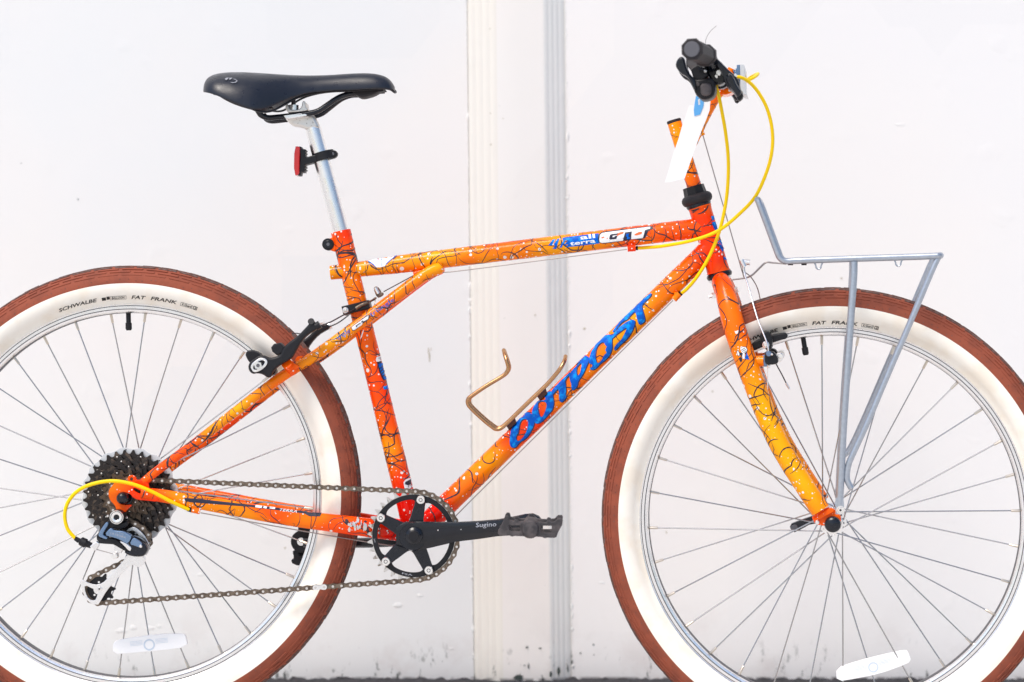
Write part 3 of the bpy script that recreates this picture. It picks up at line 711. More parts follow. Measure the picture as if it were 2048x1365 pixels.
# binder bolt, canti studs, cable stops
mb = MB(); disc(mb, 656, 489, -.0085, .0085, .0088, mi=0); lathe(mb, W(656, 489, -.0105), NB, [(0, .0050), (.0004, .0056), (.002, .0056)], 24, 1, close=True)
for k in range(6): pass
lathe(mb, W(656, 489, -.0107), NB, [(0, .0026), (.0001, .0026)], 6, 2, close=True)
mb.obj('seat_binder', [M['black'], M['gloss'], M['endcap']], frame)
mb = MB(); plate_mb(mb, [[(660, 477), (672, 470), (672, 505), (660, 501), (652, 497), (652, 480)]], -.007, .007, bevel=.002, rnd=1); mb.obj('seat_lug', M['paint'], frame)
q = cr(470, 560, 6.203)
for s in (1, -1):
    st = [W(589, 742, -.050), W(579, 733, -.056), W(573, 727, -.066)]
    if s < 0: st = [mirB(p) for p in st]
    mb = MB(); sweep(mb, st, [.009, .008, .0078], 18)
    if s > 0: plate_mb(mb, [q((640, 1130), (610, 1080), (640, 1030), (700, 1000), (720, 1030), (770, 1050), (800, 1080), (760, 1110), (690, 1160))], -.061, -.050, bevel=.0015, rnd=1)
    mb.obj('brake_stud', M['paint'], frame)
def stop(px, py, ang, l, f=W):
    d = Vector((math.cos(R(ang)), -math.sin(R(ang)))) * 8
    mb = MB(); sweep(mb, [f(px - d.x, py - d.y, l), f(px + d.x, py + d.y, l)], .0048, 14)
    p0 = f(px, py, l); sweep(mb, [p0, p0 + Vector((-.2, 0, 1)) * .007], .003, 8)
    return mb.obj('cable_stop', M['paint'], frame)
stop(1263, 497, 4, -.010); stop(1353, 594, 47, -.012); stop(835, 547, 20, -.004); stop(392, 1021, -12, -.060)
frame_tree = bvh([TT, STb, DT, HT, CSn, SSn])

# frame lettering
A = cr(1000, 720, 6.822); B = cr(1140, 570, 7.583)
letters = [
 [A((130,1150),(150,1195),(185,1200),(215,1190),(270,1120),(330,1085),(380,1040),(430,960),(465,880),(470,820),(450,760),(430,735),(390,720),(350,725),(290,780),(240,840),(180,900),(150,960),(135,1050)),
  A((250,1000),(258,930),(270,870),(300,820),(340,805),(375,820),(385,860),(375,930),(350,1000),(310,1060),(270,1100),(235,1110),(215,1075),(225,1030))],
 [A((432,740),(450,650),(500,590),(528,562),(560,560),(612,552),(625,535),(600,490),(640,450),(690,425),(715,440),(722,490),(728,540),(735,590),(715,680),(680,720),(620,790),(560,850),(500,872),(470,860),(455,800)),
  A((515,620),(525,580),(570,565),(620,575),(640,610),(630,660),(600,740),(570,785),(540,765),(520,700))],
 [A((700,432),(740,385),(800,320),(870,250),(930,195),(955,165),(962,205),(910,245),(890,290),(895,340),(900,400),(890,480),(905,500),(880,540),(850,575),(820,575),(805,545),(805,470),(800,410),(790,400),(750,440),(722,482))],
 [A((945,205),(1000,130),(1060,70),(1110,20)) + B((50,1230),(130,1150),(200,1080),(250,1075),(290,1105),(285,1160),(240,1260)) + A((1130,200),(1065,290),(1055,350),(1030,390),(990,415),(975,400),(970,320),(955,290)),
  A((1045,130),(1060,90),(1110,40),(1115,70),(1105,120),(1090,190),(1060,220),(1045,190))],
 [B((295,1105),(320,1020),(370,950),(400,900),(460,850),(520,780),(560,762),(620,755),(665,775),(638,820),(635,880),(640,950),(620,1020),(590,1080),(520,1150),(450,1200),(400,1260),(350,1290),(310,1285),(295,1270),(340,1235),(330,1200),(292,1200),(284,1150)),
  B((400,980),(420,930),(470,880),(515,870),(530,910),(560,940),(530,990),(560,1030),(510,1070),(480,1140),(430,1190),(395,1170),(385,1100),(388,1030))],
 [B((660,742),(725,672),(790,612),(860,562),(930,530),(980,535),(985,580),(960,660),(930,720),(880,800),(820,860),(760,910),(700,980),(670,995),(665,960),(700,900),(780,830),(820,750),(850,690),(860,650),(820,670),(740,730),(690,770),(648,815),(640,775))],
 [B((640,715),(740,580),(850,470),(980,350),(1060,270),(1150,190),(1220,130),(1240,130),(1230,170),(1160,240),(1090,310),(1100,380),(1120,450),(1140,540),(1100,580),(1060,605),(1035,590),(1010,490),(990,400),(900,490),(880,520),(810,560),(760,600),(712,672),(668,722))]]
mb = MB()
for lt in letters:
    sh = [[(x + 2.0, y + 1.3) for x, y in lp] for lp in lt]
    dpoly(mb, [sh[0]] if len(sh) == 1 else sh, frame_tree, .0004, 1, 1); dpoly(mb, lt, frame_tree, .0006, 0, 1)
mb.obj('lettering', [M['blue'], M['navy']], frame, 'blue OUTPOST lettering')
G = cr(1080, 430, 8.533); DM = [M['blue'], M['navy'], M['white'], M['chip']]; mb = MB()
dpoly(mb, [G((380,400),(430,385),(760,345),(1000,318),(1005,470),(1020,487),(440,555),(480,505),(400,520),(482,440),(390,440))], frame_tree, .0004, 0)
for p in (((140,525),(215,425),(262,418),(205,520)), ((235,500),(300,410),(335,408),(300,500),(275,585),(210,575),(255,540)), ((330,560),(400,440),(430,440),(370,560))): dpoly(mb, [G(*p)], frame_tree, .0004, 0)
dpoly(mb, [G((985,400),(1000,340),(1050,298),(1150,282),(1900,193),(1928,240),(1890,257),(1850,280),(1820,340),(1790,402),(1550,422),(1480,440),(1080,492),(1030,482),(1000,462))], frame_tree, .0006, 1)
dpoly(mb, [G((1010,420),(1025,350),(1060,317),(1150,302),(1885,208),(1880,240),(1790,265),(1775,330),(1755,395),(1555,415),(1560,360),(1570,287),(1452,303),(1430,380),(1415,440),(1060,480),(1020,468))], frame_tree, .0008, 2)
dpoly(mb, [G((1180,410),(1195,345),(1230,332),(1340,318),(1335,345),(1240,358),(1235,385),(1270,382),(1278,366),(1325,360),(1300,412),(1200,422))], frame_tree, .0010, 1)
dpoly(mb, [G((1470,330),(1520,322),(1505,375),(1540,385),(1530,410),(1480,415),(1490,380),(1465,370))], frame_tree, .0010, 0)
for p in (((1315,330),(1360,305),(1435,292),(1420,330),(1350,345),(1310,375)), ((1600,345),(1650,315),(1700,292),(1750,300),(1735,330),(1640,356)), ((1045,385),(1100,372),(1100,392),(1050,408)), ((1135,395),(1160,392),(1155,410),(1138,410)), ((1480,240),(1540,230),(1545,248),(1490,256))): dpoly(mb, [G(*p)], frame_tree, .0010, 3, 1)
dtext(mb, 'all', 1080 + 690 / 8.533, 430 + 425 / 8.533, 7.2, 11, frame_tree, .0006, 2, width=29, outline=.25)
dtext(mb, 'terra', 1080 + 520 / 8.533, 430 + 524 / 8.533, 7.2, 11, frame_tree, .0006, 2, width=50, outline=.25)
mb.obj('decal', DM, frame, 'white GT and blue all terra logo on the top tube'); mb = MB()
# seatstay wordmark
dtext(mb, 'triple', 676, 681, 33.5, 12, frame_tree, .0004, 0, width=30); dtext(mb, 'triangle', 742, 634, 34.5, 11.5, frame_tree, .0004, 0, width=57)
Q = cr(640, 490, 7.185)
dpoly(mb, [Q((448,1190),(470,1165),(690,1010),(715,1005),(700,1070),(610,1135),(590,1160),(490,1235),(462,1235))], frame_tree, .0005, 1, 0)
dpoly(mb, [Q((455,1190),(475,1170),(690,1018),(700,1020),(690,1065),(640,1095),(620,1100),(600,1150),(490,1225),(468,1225))], frame_tree, .0007, 2, 0)
dpoly(mb, [Q((510,1165),(580,1120),(585,1128),(530,1165),(535,1178),(520,1185))], frame_tree, .0009, 1)
dpoly(mb, [Q((590,1105),(620,1085),(615,1110),(600,1122))], frame_tree, .0009, 1)
mb.obj('decal', DM, frame, 'triple triangle wordmark on the seat stay'); mb = MB()
# sticker on the top tube
dpoly(mb, [Q((680,233),(760,215),(880,185),(1000,165),(1100,155),(1020,215),(960,270),(930,310),(860,325),(810,325),(760,290))], frame_tree, .0004, 2)
dpoly(mb, [Q(*((680,233),(720,245),(770,280),(800,318),(790,320),(750,285),(700,248)))], frame_tree, .0006, 0); dpoly(mb, [Q((1095,155),(1105,158),(1030,215),(950,285),(942,278),(1000,225))], frame_tree, .0006, 0)
dpoly(mb, [Q((885,192),(891,192),(893,300),(887,300))], frame_tree, .0006, 0); dtext(mb, 'CA', 756, 525, 80, 7, frame_tree, .0006, 0); dtext(mb, 'II', 764, 521, 80, 4, frame_tree, .0006, 0)
mb.obj('decal', DM, frame, 'white dealer sticker on the top tube'); mb = MB()
# seat tube badge and maker's label near the chain
V = cr(700, 680, 3.79)
dpoly(mb, [V((195,150),(200,132),(235,122),(242,155),(215,168),(198,165))], frame_tree, .0005, 2); dtext(mb, 'G', 756, 718, -12, 5, frame_tree, .0007, 1)
dpoly(mb, [V((203,168),(243,160),(255,200),(275,300),(255,312),(240,290),(220,240))], frame_tree, .0005, 1); dpoly(mb, [V((213,185),(243,175),(265,240),(275,300),(258,300),(235,255))], frame_tree, .0007, 0)
for k in range(4): dpoly(mb, [V((222 + k * 7, 215 + k * 20), (250 + k * 5, 190 + k * 22), (252 + k * 5, 196 + k * 22), (226 + k * 7, 222 + k * 20))], frame_tree, .0009, 1)
dpoly(mb, [V((250,355),(288,345),(292,372),(256,378))], frame_tree, .0005, 0)
mb.obj('decal', DM, frame, 'small badge on the seat tube'); mb = MB()
dpoly(mb, [V((405,1080),(420,1060),(465,1040),(480,1110),(420,1150),(410,1110))], frame_tree, .0005, 2); dpoly(mb, [V((418,1078),(463,1055),(475,1095),(430,1100),(415,1095))], frame_tree, .0007, 1)
dtext(mb, 'TT', 813, 975, -10, 8, frame_tree, .0007, 1, width=12)
mb.obj('decal', DM, frame, 'badges on the seat tube'); mb = MB()
# scraped white line by the stay junction
dpoly(mb, [V((100,-75),(106,-75),(92,-22),(78,-2),(84,-30))], frame_tree, .0005, 2)
mb.obj('decal', DM, frame, 'white scrape below the stay junction'); mb = MB()
# chainstay label
H2 = cr(380, 970, 5.12)
dpoly(mb, [H2((-60,135),(60,142),(640,208),(900,238),(1240,270),(1350,290),(1330,325),(1220,322),(1170,295),(900,262),(600,225),(0,178),(-50,165))], frame_tree, .0004, 1)
dtext(mb, 'TERRA', 380 + 905 / 5.12, 970 + 268 / 5.12, -6.5, 7, frame_tree, .0006, 2, shear=.3, width=37)
for a in ((670,210,740,240), (750,218,790,246), (815,226,875,252)): dpoly(mb, [H2((a[0], a[1]), (a[2], a[1] + 8), (a[2] - 8, a[3]), (a[0] - 2, a[3] - 8))], frame_tree, .0006, 2)
mb.obj('decal', DM, frame, 'dark label on the chain stay'); mb = MB()
# head tube side graphic
E3 = cr(1300, 360, 3.4133)
for p in (((415,250),(435,245),(440,270),(425,280)), ((420,290),(445,285),(462,340),(445,350),(430,320)), ((460,420),(480,410),(495,440),(480,470)), ((470,450),(490,440),(512,480),(490,490)), ((500,530),(520,520),(525,550),(505,545))): dpoly(mb, [E3(*p)], frame_tree, .0005, 0)
# fork-crown decal is on the fork; scuffed bare metal behind the chainring
mb.obj('decal', DM, frame, 'blue graphic on the head tube')
mb = MB(); rnd = random.Random(8)
for k in range(26):
    x = rnd.uniform(690, 742); y = 1048 + (x - 690) * .13 + rnd.gauss(0, 5.5); a = rnd.uniform(1, 4); h = rnd.uniform(2, 7)
    dpoly(mb, [[(x + a * math.cos(t) * rnd.uniform(.6, 1.2), y + h * math.sin(t) * rnd.uniform(.6, 1.2)) for t in [2 * PI * j / 8 for j in range(8)]]], frame_tree, .0003 + .00001 * k, rnd.choice((0, 0, 0, 1)))
mb.obj('bare_metal_scuff', [M['alu_mark'], M['ink']], frame)

# ------------------------------------------------------------------ fork, headset, stem
fork = grp('fork', label='orange unicrown fork turned slightly to the near side')
fb = [F(1440, 560, -.012), F(1447, 573, -.024), F(1457, 610, -.042), F(1468, 653, -.052), F(1484, 700, -.055), F(1499, 741, -.056), F(1513, 780, -.056), F(1532, 830, -.056), F(1554, 880, -.057), F(1581, 928, -.057), F(1611, 975, -.058), F(1641, 1021, -.059)]
fr_ = [17, 19, 21.2, 21.8, 21.8, 21.8, 21, 20, 20, 19.8, 19.5, 19.3]
FBn = tube('fork_blade', fb, fr_, fork, threads=40, sd=31, wid=.0011, mats=[M['paint3'], M['ink']])
tube('fork_blade', [mirF(p) for p in fb], fr_, fork, threads=30, sd=32, wid=.0011, mats=[M['paint3'], M['ink']])
tube('steerer', [F(1427, 516, 0), F(1447, 585, 0)], [18, 18], fork, threads=0)
for s in (1, -1):
    for nm, loops, l0, l1 in (('fork_end', [cr(1520, 880, 6.204)((640, 950), (850, 830), (870, 870), (945, 870), (930, 930), (1000, 930), (1010, 1000), (980, 1080), (900, 1110), (820, 1070), (740, 1060), (690, 1050), (660, 1000))], -.062, -.055),):
        if s > 0: plate(nm, loops, l0, l1, M['paint'], fork, F, .0008, 1)
        else: plate(nm, loops, -l1, -l0, M['paint'], fork, F, .0008, 1)
lip = cr(1520, 880, 6.204)((660, 990), (860, 835), (945, 875), (800, 960), (680, 1015))
plate('fork_end_lip', [lip], -.066, -.060, M['paint'], fork, F, .001, 1)
mb = MB(); disc(mb, 1634.5, 1045.5, -.0665, -.060, .0030, F); mb.obj('eyelet', M['alu'], fork)
# canti studs of the fork
sp_ = [F(1505, 732, -.058), F(1517, 729, -.066), F(1528, 727.5, -.071)]
mb = MB(); sweep(mb, [F(1508, 722.5, -.054), F(1528, 722, -.056)], .0075, 18); mb.obj('brake_stud', M['paint'], fork)
mb = MB(); sweep(mb, [mirF(F(1508, 722.5, -.054)), mirF(F(1528, 722, -.056))], .0075, 18); mb.obj('brake_stud', M['paint'], fork)
mb = MB(); sweep(mb, [F(1424, 592, -.004), F(1436, 590, -.004)], .0045, 6); sweep(mb, [F(1418, 594, -.004), F(1426, 592, -.004)], .0026, 12); sweep(mb, [F(1462, 583, -.002), F(1476, 579, -.002)], .0045, 6); mb.obj('crown_bolt', M['alu'], fork)
ft = bvh([FBn]); mb = MB(); X = cr(1420, 640, 8.53)
dpoly(mb, [X((450,540),(480,515),(510,560),(540,560),(550,530),(510,490),(560,455),(610,460),(640,500),(630,560),(600,590),(600,650),(560,670),(550,640),(520,600),(490,630),(470,600))], ft, .0004, 1)
dpoly(mb, [X((462,545),(480,525),(505,580),(500,620),(475,590))], ft, .0006, 0); dpoly(mb, [X((515,490),(560,462),(605,468),(630,505),(620,545),(590,570),(595,660),(560,665),(550,620),(560,570),(540,555))], ft, .0006, 0)
dpoly(mb, [X((625,560),(640,600),(670,680),(595,665),(605,620),(615,590))], ft, .0006, 2); dpoly(mb, [X((490,650),(545,640),(550,700),(525,725),(505,690))], ft, .0005, 1)
for k in range(3): dpoly(mb, [X((530 + 20 * k, 515 + 22 * k), (590 + 12 * k, 480 + 25 * k), (592 + 12 * k, 488 + 25 * k), (534 + 20 * k, 523 + 22 * k))], ft, .0008, 1)
mb.obj('decal', [M['white'], M['navy'], M['blue']], fork)

headset = grp('headset', label='black headset with rubber seals')
AXD = (F(1350, 243, 0) - F(1436, 541, 0)).normalized()
def alathe(px, py, prof, m, name, parent, seg=40, sharp=35):
    c = F(px, py, 0); mb = MB(); ex = AXD.orthogonal().normalized(); ey = AXD.cross(ex); vs = []
    for a, r in prof:
        for k in range(seg): t = 2 * PI * k / seg; vs.append(c + AXD * a + (ex * math.cos(t) + ey * math.sin(t)) * r)
    n_ = len(prof); mb.add(vs, [[i * seg + k, i * seg + (k + 1) % seg, (i + 1) * seg + (k + 1) % seg, (i + 1) * seg + k] for i in range(n_ - 1) for k in range(seg)])
    for i in (0, n_ - 1): mb.add(vs[i * seg:(i + 1) * seg], [list(range(seg))], 0, False)
    return mb.obj(name, m, parent, None, sharp)
def torus_prof(rc, rr, h, n=8): return [(h * math.sin(-PI / 2 + PI * k / n), rc + rr * math.cos(-PI / 2 + PI * k / n)) for k in range(n + 1)]
alathe(1394, 399, torus_prof(.0150, .0078, .0080), M['grip'], 'seal', headset)
alathe(1397.5, 411, [(-.003, .0170), (0, .0185), (.004, .0175)], M['gloss'], 'cup', headset)
alathe(1389.5, 384, [(-.006, .0168), (-.0035, .0168), (.0040, .0160), (.0078, .0158), (.0082, .0148)], M['black'], 'lock_nut', headset, seg=8, sharp=20)
alathe(1438.8, 551, torus_prof(.0140, .0050, .0052), M['gloss'], 'seal', headset)
alathe(1440.5, 558, [(-.002, .0165), (.001, .0172), (.003, .0160)], M['alu'], 'race', headset)

stem = grp('stem', label='orange quill stem')
tube('quill', [F(1391, 381, 0), F(1349, 246, 0)], [14.6, 14.2], stem, threads=14, sd=41)
alathe(1348.5, 244.5, [(-.0010, .0104), (.0015, .0108), (.0032, .0100)], M['grip'], 'cap', stem)
tube('extension', [F(1364, 312, 0), F(1383, 280, 0), F(1409, 228, 0), F(1440, 176, 0)], [14, 14.5, 13.5, 12.5], stem, threads=6, sd=42)
mb = MB(); lathe(mb, F(1449, 165, -.024), NF, [(0, .0165), (.001, .0178), (.047, .0178), (.048, .0165)], 30, close=True); sweep(mb, [F(1457, 152, -.01), F(1464, 138, -.01)], .006, 12); mb.obj('bar_clamp', M['paint'], stem)
mb = MB(); sweep(mb, [F(1398, 268, 0), F(1408, 264, 0)], .0045, 12); mb.obj('cable_stop', M['paint'], stem)

# ------------------------------------------------------------------ handlebar and controls
hb = grp('handlebar', label='black swept-back handlebar with its controls')
bar = [F(1449, 165, 0), F(1449.5, 163.5, -.03), F(1446, 158, -.055), F(1435, 145, -.09), F(1424, 130, -.13), F(1412, 112, -.17), F(1384, 99, -.285)]
def farF(p):
    q_ = mirF(p); d_ = abs((p - F(1449, 165, 0)).dot(NF)); return q_ + Vector((-.10 * d_, 0, .13 * d_))
full = [farF(p) for p in bar[:0:-1]] + bar
mb = MB(); sweep(mb, catmull(full, 6), .0112, 20); mb.obj('bar', M['gloss'], hb)
Hc = cr(1340, 60, 8.532)
def grip_pair(s):
    g = lambda p: p if s > 0 else farF(p)
    a, b = F(1383.8, 98.8, -.292), F(1412.5, 112, -.172)
    P_ = [a.lerp(b, t) for t in (0, .004, .035, .05, .06, .45, .86, .88, .97, 1)]
    mb = MB(); sweep(mb, [g(p) for p in P_], [.0135, .0150, .0155, .0148, .0140, .0142, .0140, .0155, .0162, .0150], 8, smooth=False, phase=.35)
    o = mb.obj('grip', M['grip'], hb, None, 20)
    mb = MB(); d = (a - b).normalized(); sweep(mb, [g(a - d * .001), g(a + d * .0012), g(a + d * .0016)], [.0104, .0104, .0098], 32); mb.obj('grip_end', M['endcap'], hb)
    def pl(name, pts, l0, l1, m, bev=.0015, rnd=1):
        mb = MB(); plate_mb(mb, [Hc(*pts)], l0, l1, F, bev, rnd)
        if s < 0: mb.v = [tuple(farF(Vector(v))) for v in mb.v]
        return mb.obj(name, m, hb)
    pl('shift_lever', ((92,610),(105,535),(150,470),(200,450),(248,482),(264,560),(288,650),(345,765),(420,830),(450,960),(430,1060),(380,965),(312,832),(262,785),(190,752),(120,672)), -.165, -.148, M['gloss'], .003)
    pl('shifter_body', ((408,850),(560,840),(700,815),(772,890),(775,1090),(700,1165),(560,1203),(468,1135),(405,1040)), -.158, -.110, M['black'], .0028)
    pl('shifter_body', ((500,920),(680,900),(720,1000),(700,1100),(600,1140),(520,1100)), -.163, -.156, M['pedal'], .003)
    pl('shifter_mount', ((355,690),(400,640),(470,595),(560,640),(620,650),(640,780),(560,860),(410,850)), -.150, -.120, M['black'], .0012, 0)
    pl('shifter_mount', ((480,640),(570,650),(560,690),(490,700)), -.153, -.149, M['gloss'], .0008, 0)
    pl('lever_clamp', ((600,640),(700,600),(800,560),(900,640),(980,720),(960,860),(880,940),(760,930),(690,850),(640,760)), -.135, -.085, M['gloss'], .0028)
    pl('brake_lever', ((770,470),(820,500),(900,580),(1000,680),(1100,765),(1185,870),(1200,1010),(1250,1070),(1170,1170),(1130,1150),(1070,1060),(990,1000),(930,900),(900,800),(860,700),(790,600)), -.150, -.125, M['gloss'], .0028)
    pl('brake_lever', ((950,840),(962,770),(1015,735),(1060,765),(1110,850),(1150,950),(1240,1070),(1150,1165),(1100,1080),(1020,990)), -.172, -.150, M['gloss'], .0028)
    pl('lever_tip', ((1105,1090),(1225,1040),(1258,1150),(1170,1235)), -.164, -.146, M['black'], .002, 1)
    for (x, y, r, l, m) in ((600, 708, .0022, -.1545, 'chrome'), (790, 790, .0028, -.1375, 'chrome'), (1118, 775, .0024, -.1520, 'chrome'), (470, 930, .0030, -.1600, 'pedal'), (820, 620, .0070, -.137, 'black'), (830, 730, .0042, -.1385, 'chrome')):
        mb = MB(); c = Hc((x, y))[0]; disc(mb, c[0], c[1], l, l + .004, r, F)
        if s < 0: mb.v = [tuple(farF(Vector(v))) for v in mb.v]
        mb.obj('bolt', M[m], hb)
    mb = MB(); c = F(1440, 157, -.09); lathe(mb, c, NF, [(0, .0135), (.001, .0150), (.012, .0150), (.013, .0135)], 28, close=True)
    if s < 0: mb.v = [tuple(farF(Vector(v))) for v in mb.v]
    mb.obj('clamp_band', M['gloss'], hb)
for s in (1, -1): grip_pair(s)
# clear ribbed front reflector held on the bar
refl = grp('front_reflector', label='clear ribbed reflector on a dark blue bracket')
mb = MB(); plate_mb(mb, [Hc((1195, 592), (1262, 592), (1275, 640), (1283, 1085), (1310, 1100), (1305, 1112), (1245, 1100), (1230, 1080), (1200, 1078))], -.042, .042, F, .001, 0)
mb.obj('lens', M['lens'], refl)
mb = MB(); plate_mb(mb, [Hc((1138, 600), (1195, 596), (1202, 1070), (1190, 1070), (1180, 860), (1100, 760), (1075, 700), (1075, 680), (1100, 690), (1118, 720), (1120, 655), (1138, 660))], -.038, .038, F, .0006, 0)
for k in range(12):
    y = 62 + 596 / 8.53 + k * 4.6; mb2 = None
    plate_mb(mb, [[(1480.6, y), (1483.2, y), (1483.2, y + 2.2), (1480.6, y + 2.2)]], -.0392, -.038, F, .0002, 0)
mb.obj('bracket', M['bluegrey'], refl)

# ------------------------------------------------------------------ cable housings and cables
def cab(name, P_, f, r, m, label=None, n=7): return wire(name, wires(P_, f), r, M[m], root, n, 12, True, label)
cab('cable_housing', [(1430, 168, -.105), (1437, 190, -.10), (1444, 225, -.09), (1451, 265, -.075), (1456, 310, -.06), (1456.5, 352, -.05), (1452.5, 400, -.04), (1442, 452, -.034), (1429, 490, -.032), (1413, 524, -.030), (1392, 557, -.026), (1373, 579, -.018), (1359, 590, -.013)], F, .0025, 'yellow', 'yellow gear cable housing dropping to the down tube')
cab('cable_housing', [(1468, 154, -.12), (1482, 155.5, -.12), (1499, 165, -.11), (1518, 187, -.10), (1535, 220, -.09), (1544.5, 262, -.08), (1543.5, 305, -.07), (1532, 348, -.06), (1511, 393, -.052), (1480, 427, -.046), (1438, 461, -.042), (1388, 480.5, -.036), (1330, 492, -.020), (1295, 495.5, -.012), (1274, 496.7, -.010)], F, .0025, 'yellow', 'yellow brake cable housing looping forward to the top tube')
cab('cable_housing', [(1490, 163, .12), (1505, 153, .10), (1516, 148, .06), (1508, 155, .03), (1490, 164, .015), (1465, 178, .004), (1446, 189, 0), (1430, 199, 0)], F, .0025, 'yellow', 'yellow front brake housing curling behind the reflector')
cab('cable_housing', [(383, 1021, -.060), (370, 1016.5, -.064), (341, 1003, -.073), (302, 983, -.080), (264, 968.5, -.084), (225.4, 962.5, -.084), (187, 968, -.083), (156, 982, -.082), (136, 1005, -.080), (129.5, 1031, -.078), (134.5, 1057, -.076), (147, 1073.5, -.075), (152, 1078, -.075)], W, .0027, 'yellow', 'yellow loop of housing round the rear hub')
for P_, f_, r_ in (([(383.5, 1021.3, -.060), (375, 1018.5, -.0615)], W, .0032), ([(151, 1077.5, -.075), (158, 1083, -.075)], W, .0032), ([(1271, 497, -.010), (1276, 496.6, -.010)], F, .0031), ([(1357, 592, -.013), (1363, 586, -.014)], F, .0034)):
    mb = MB(); sweep(mb, wires(P_, f_), r_, 12); mb.obj('ferrule', M['black'])
cab('brake_cable', [(1254, 499, -.010), (1100, 519, -.008), (900, 544.5, -.006), (843, 546, -.004)], W, .0008, 'wire', 'bare cable under the top tube', 2)
cab('brake_cable', [(828, 551, -.003), (767, 584, -.003)], W, .0008, 'darkwire', None, 2)
cab('gear_cable', [(1346, 601, -.012), (1004, 940, -.010), (906, 1038, -.006), (860, 1086, -.004)], W, .0008, 'wire', None, 2)
cab('gear_cable', [(401, 1026, -.060), (560, 1054.7, -.046), (786, 1093, -.012), (840, 1096, -.004)], W, .0008, 'wire', None, 2)
cab('brake_cable', [(1405, 268, 0), (1443, 400, -.002), (1488, 556, -.004)], F, .0008, 'wire', 'front brake cable down to its hanger', 2)
cab('loose_strand', [(1424, 128, -.125), (1414, 104, -.118), (1411, 88, -.115), (1413, 76, -.115), (1421, 63, -.115), (1433, 52, -.115)], F, .0004, 'wire')
# front cable hanger
mb = MB(); sweep(mb, wires([(1488, 524, -.006), (1500, 525.5, -.006)], F), .0042, 14); sweep(mb, wires([(1483, 520, -.008), (1489, 534, -.008)], F), .0036, 10); sweep(mb, wires([(1487, 534, -.006), (1489, 548, -.006)], F), .0022, 8); mb.obj('cable_hanger', M['alu'])
wire('straddle_cable', wires([(1487, 540, -.006), (1500, 585, -.02), (1516, 640, -.045), (1535, 690, -.062), (1535, 716, -.062)], F), .0012, M['alu'], root)
wire('straddle_cable', wires([(1489, 544, -.004), (1503, 556, .0), (1516, 580, .02), (1524, 620, .035), (1531, 660, -.02), (1532, 690, -.055)], F), .0008, M['wire'], root)
wire('straddle_cable', wires([(1535, 715, -.062), (1535.5, 745, -.060), (1535, 779, -.058)], F), .0007, M['alu'], root)
mb = MB(); sweep(mb, wires([(1552, 728, .02), (1563, 748, .02), (1573, 768, .02)], F), .0009, 8); sweep(mb, wires([(1572, 766, .02), (1579, 778, .02)], F), .0017, 8, mi=1); mb.obj('cable_tail', [M['darkwire'], M['alu']])

# ------------------------------------------------------------------ front brake
fbk = grp('brake', label='black front cantilever brake')
for s in (1, -1):
    def pl(name, pts, l0, l1, m, bev=.0015, rnd=2):
        mb = MB(); plate_mb(mb, [X(*pts)], l0, l1, F, bev, rnd)
        if s < 0: mb.v = [tuple(mirF(Vector(v))) for v in mb.v]
        return mb.obj(name, m, fbk)
    pl('brake_pad', ((690,415),(800,345),(960,275),(1150,235),(1280,220),(1320,240),(1325,320),(1200,350),(1000,420),(850,490),(750,530),(720,520)), -.032, -.018, M['black'], .002, 1)
    pl('brake_arm', ((850,330),(845,270),(880,210),(950,185),(1020,210),(1060,290),(1070,420),(1040,520),(1000,560),(960,520),(900,440)), -.052, -.032, M['black'], .003)
    pl('brake_arm', ((930,600),(950,540),(1060,540),(1100,560),(1160,650),(1165,740),(1100,765),(1020,770),(940,760)), -.066, -.040, M['black'], .002, 1)
    for (x, y, r, l0, l1, m) in ((950, 430, .0052, -.057, -.050, 'alu'), (950, 430, .0034, -.060, -.056, 'chrome'), (1185, 640, .0060, -.058, -.038, 'alu'), (1200, 615, .0040, -.064, -.057, 'chrome'), (1000, 580, .0040, -.070, -.064, 'bluegrey'), (1055, 590, .0016, -.071, -.068, 'chrome'), (940, 700, .0085, -.058, -.052, 'bluegrey'), (1005, 795, .0022, -.064, -.06, 'alu')):
        mb = MB(); c = X((x, y))[0]; disc(mb, c[0], c[1], l0, l1, r, F)
        if s < 0: mb.v = [tuple(mirF(Vector(v))) for v in mb.v]
        mb.obj('bolt', M[m], fbk)

# ------------------------------------------------------------------ front hub hardware
ax = grp('quick_release', label='black front quick release')
mb = MB(); c = CF + NF * -.074
lathe(mb, CF + NF * -.0745, NF, [(0, .0005), (.0006, .0060), (.0024, .0098), (.0045, .0112), (.0085, .0118), (.0095, .0112)], 36, close=True); mb.obj('nut', M['gloss'], ax)
mb = MB(); lathe(mb, CF + NF * -.056, NF, [(0, .0135), (.001, .0150), (.006, .0150)], 36, close=True); lathe(mb, CF + NF * -.066, NF, [(0, .004), (.132, .004)], 12); mb.obj('axle', M['alu'], ax)
mb = MB(); plate_mb(mb, [cr(1520, 880, 6.204)((360, 1055), (480, 1005), (640, 950), (760, 900), (900, 960), (800, 1060), (640, 1040), (520, 1110), (400, 1165))], .066, .076, F, .002, 1); mb.obj('lever', M['gloss'], ax)
mb = MB(); plate_mb(mb, [cr(1520, 880, 6.204)((372, 1072), (455, 1045), (475, 1110), (398, 1150))], .064, .067, F, .0008, 1); mb.obj('lever_badge', M['endcap'], ax)
axr = grp('quick_release', label='black rear axle nut')
mb = MB(); lathe(mb, CR + NB * -.080, NB, [(0, .0005), (.0008, .0045), (.0030, .0075), (.0080, .0088), (.0110, .0092)], 32, close=True); lathe(mb, CR + NB * -.068, NB, [(0, .004), (.140, .004)], 12); mb.obj('nut', M['gloss'], axr)
mb = MB(); lathe(mb, CR + NB * -.0602, NB, [(0, .0125), (.001, .0130), (.006, .0130)], 32, close=True); mb.obj('lock_nut', M['gloss'], axr)

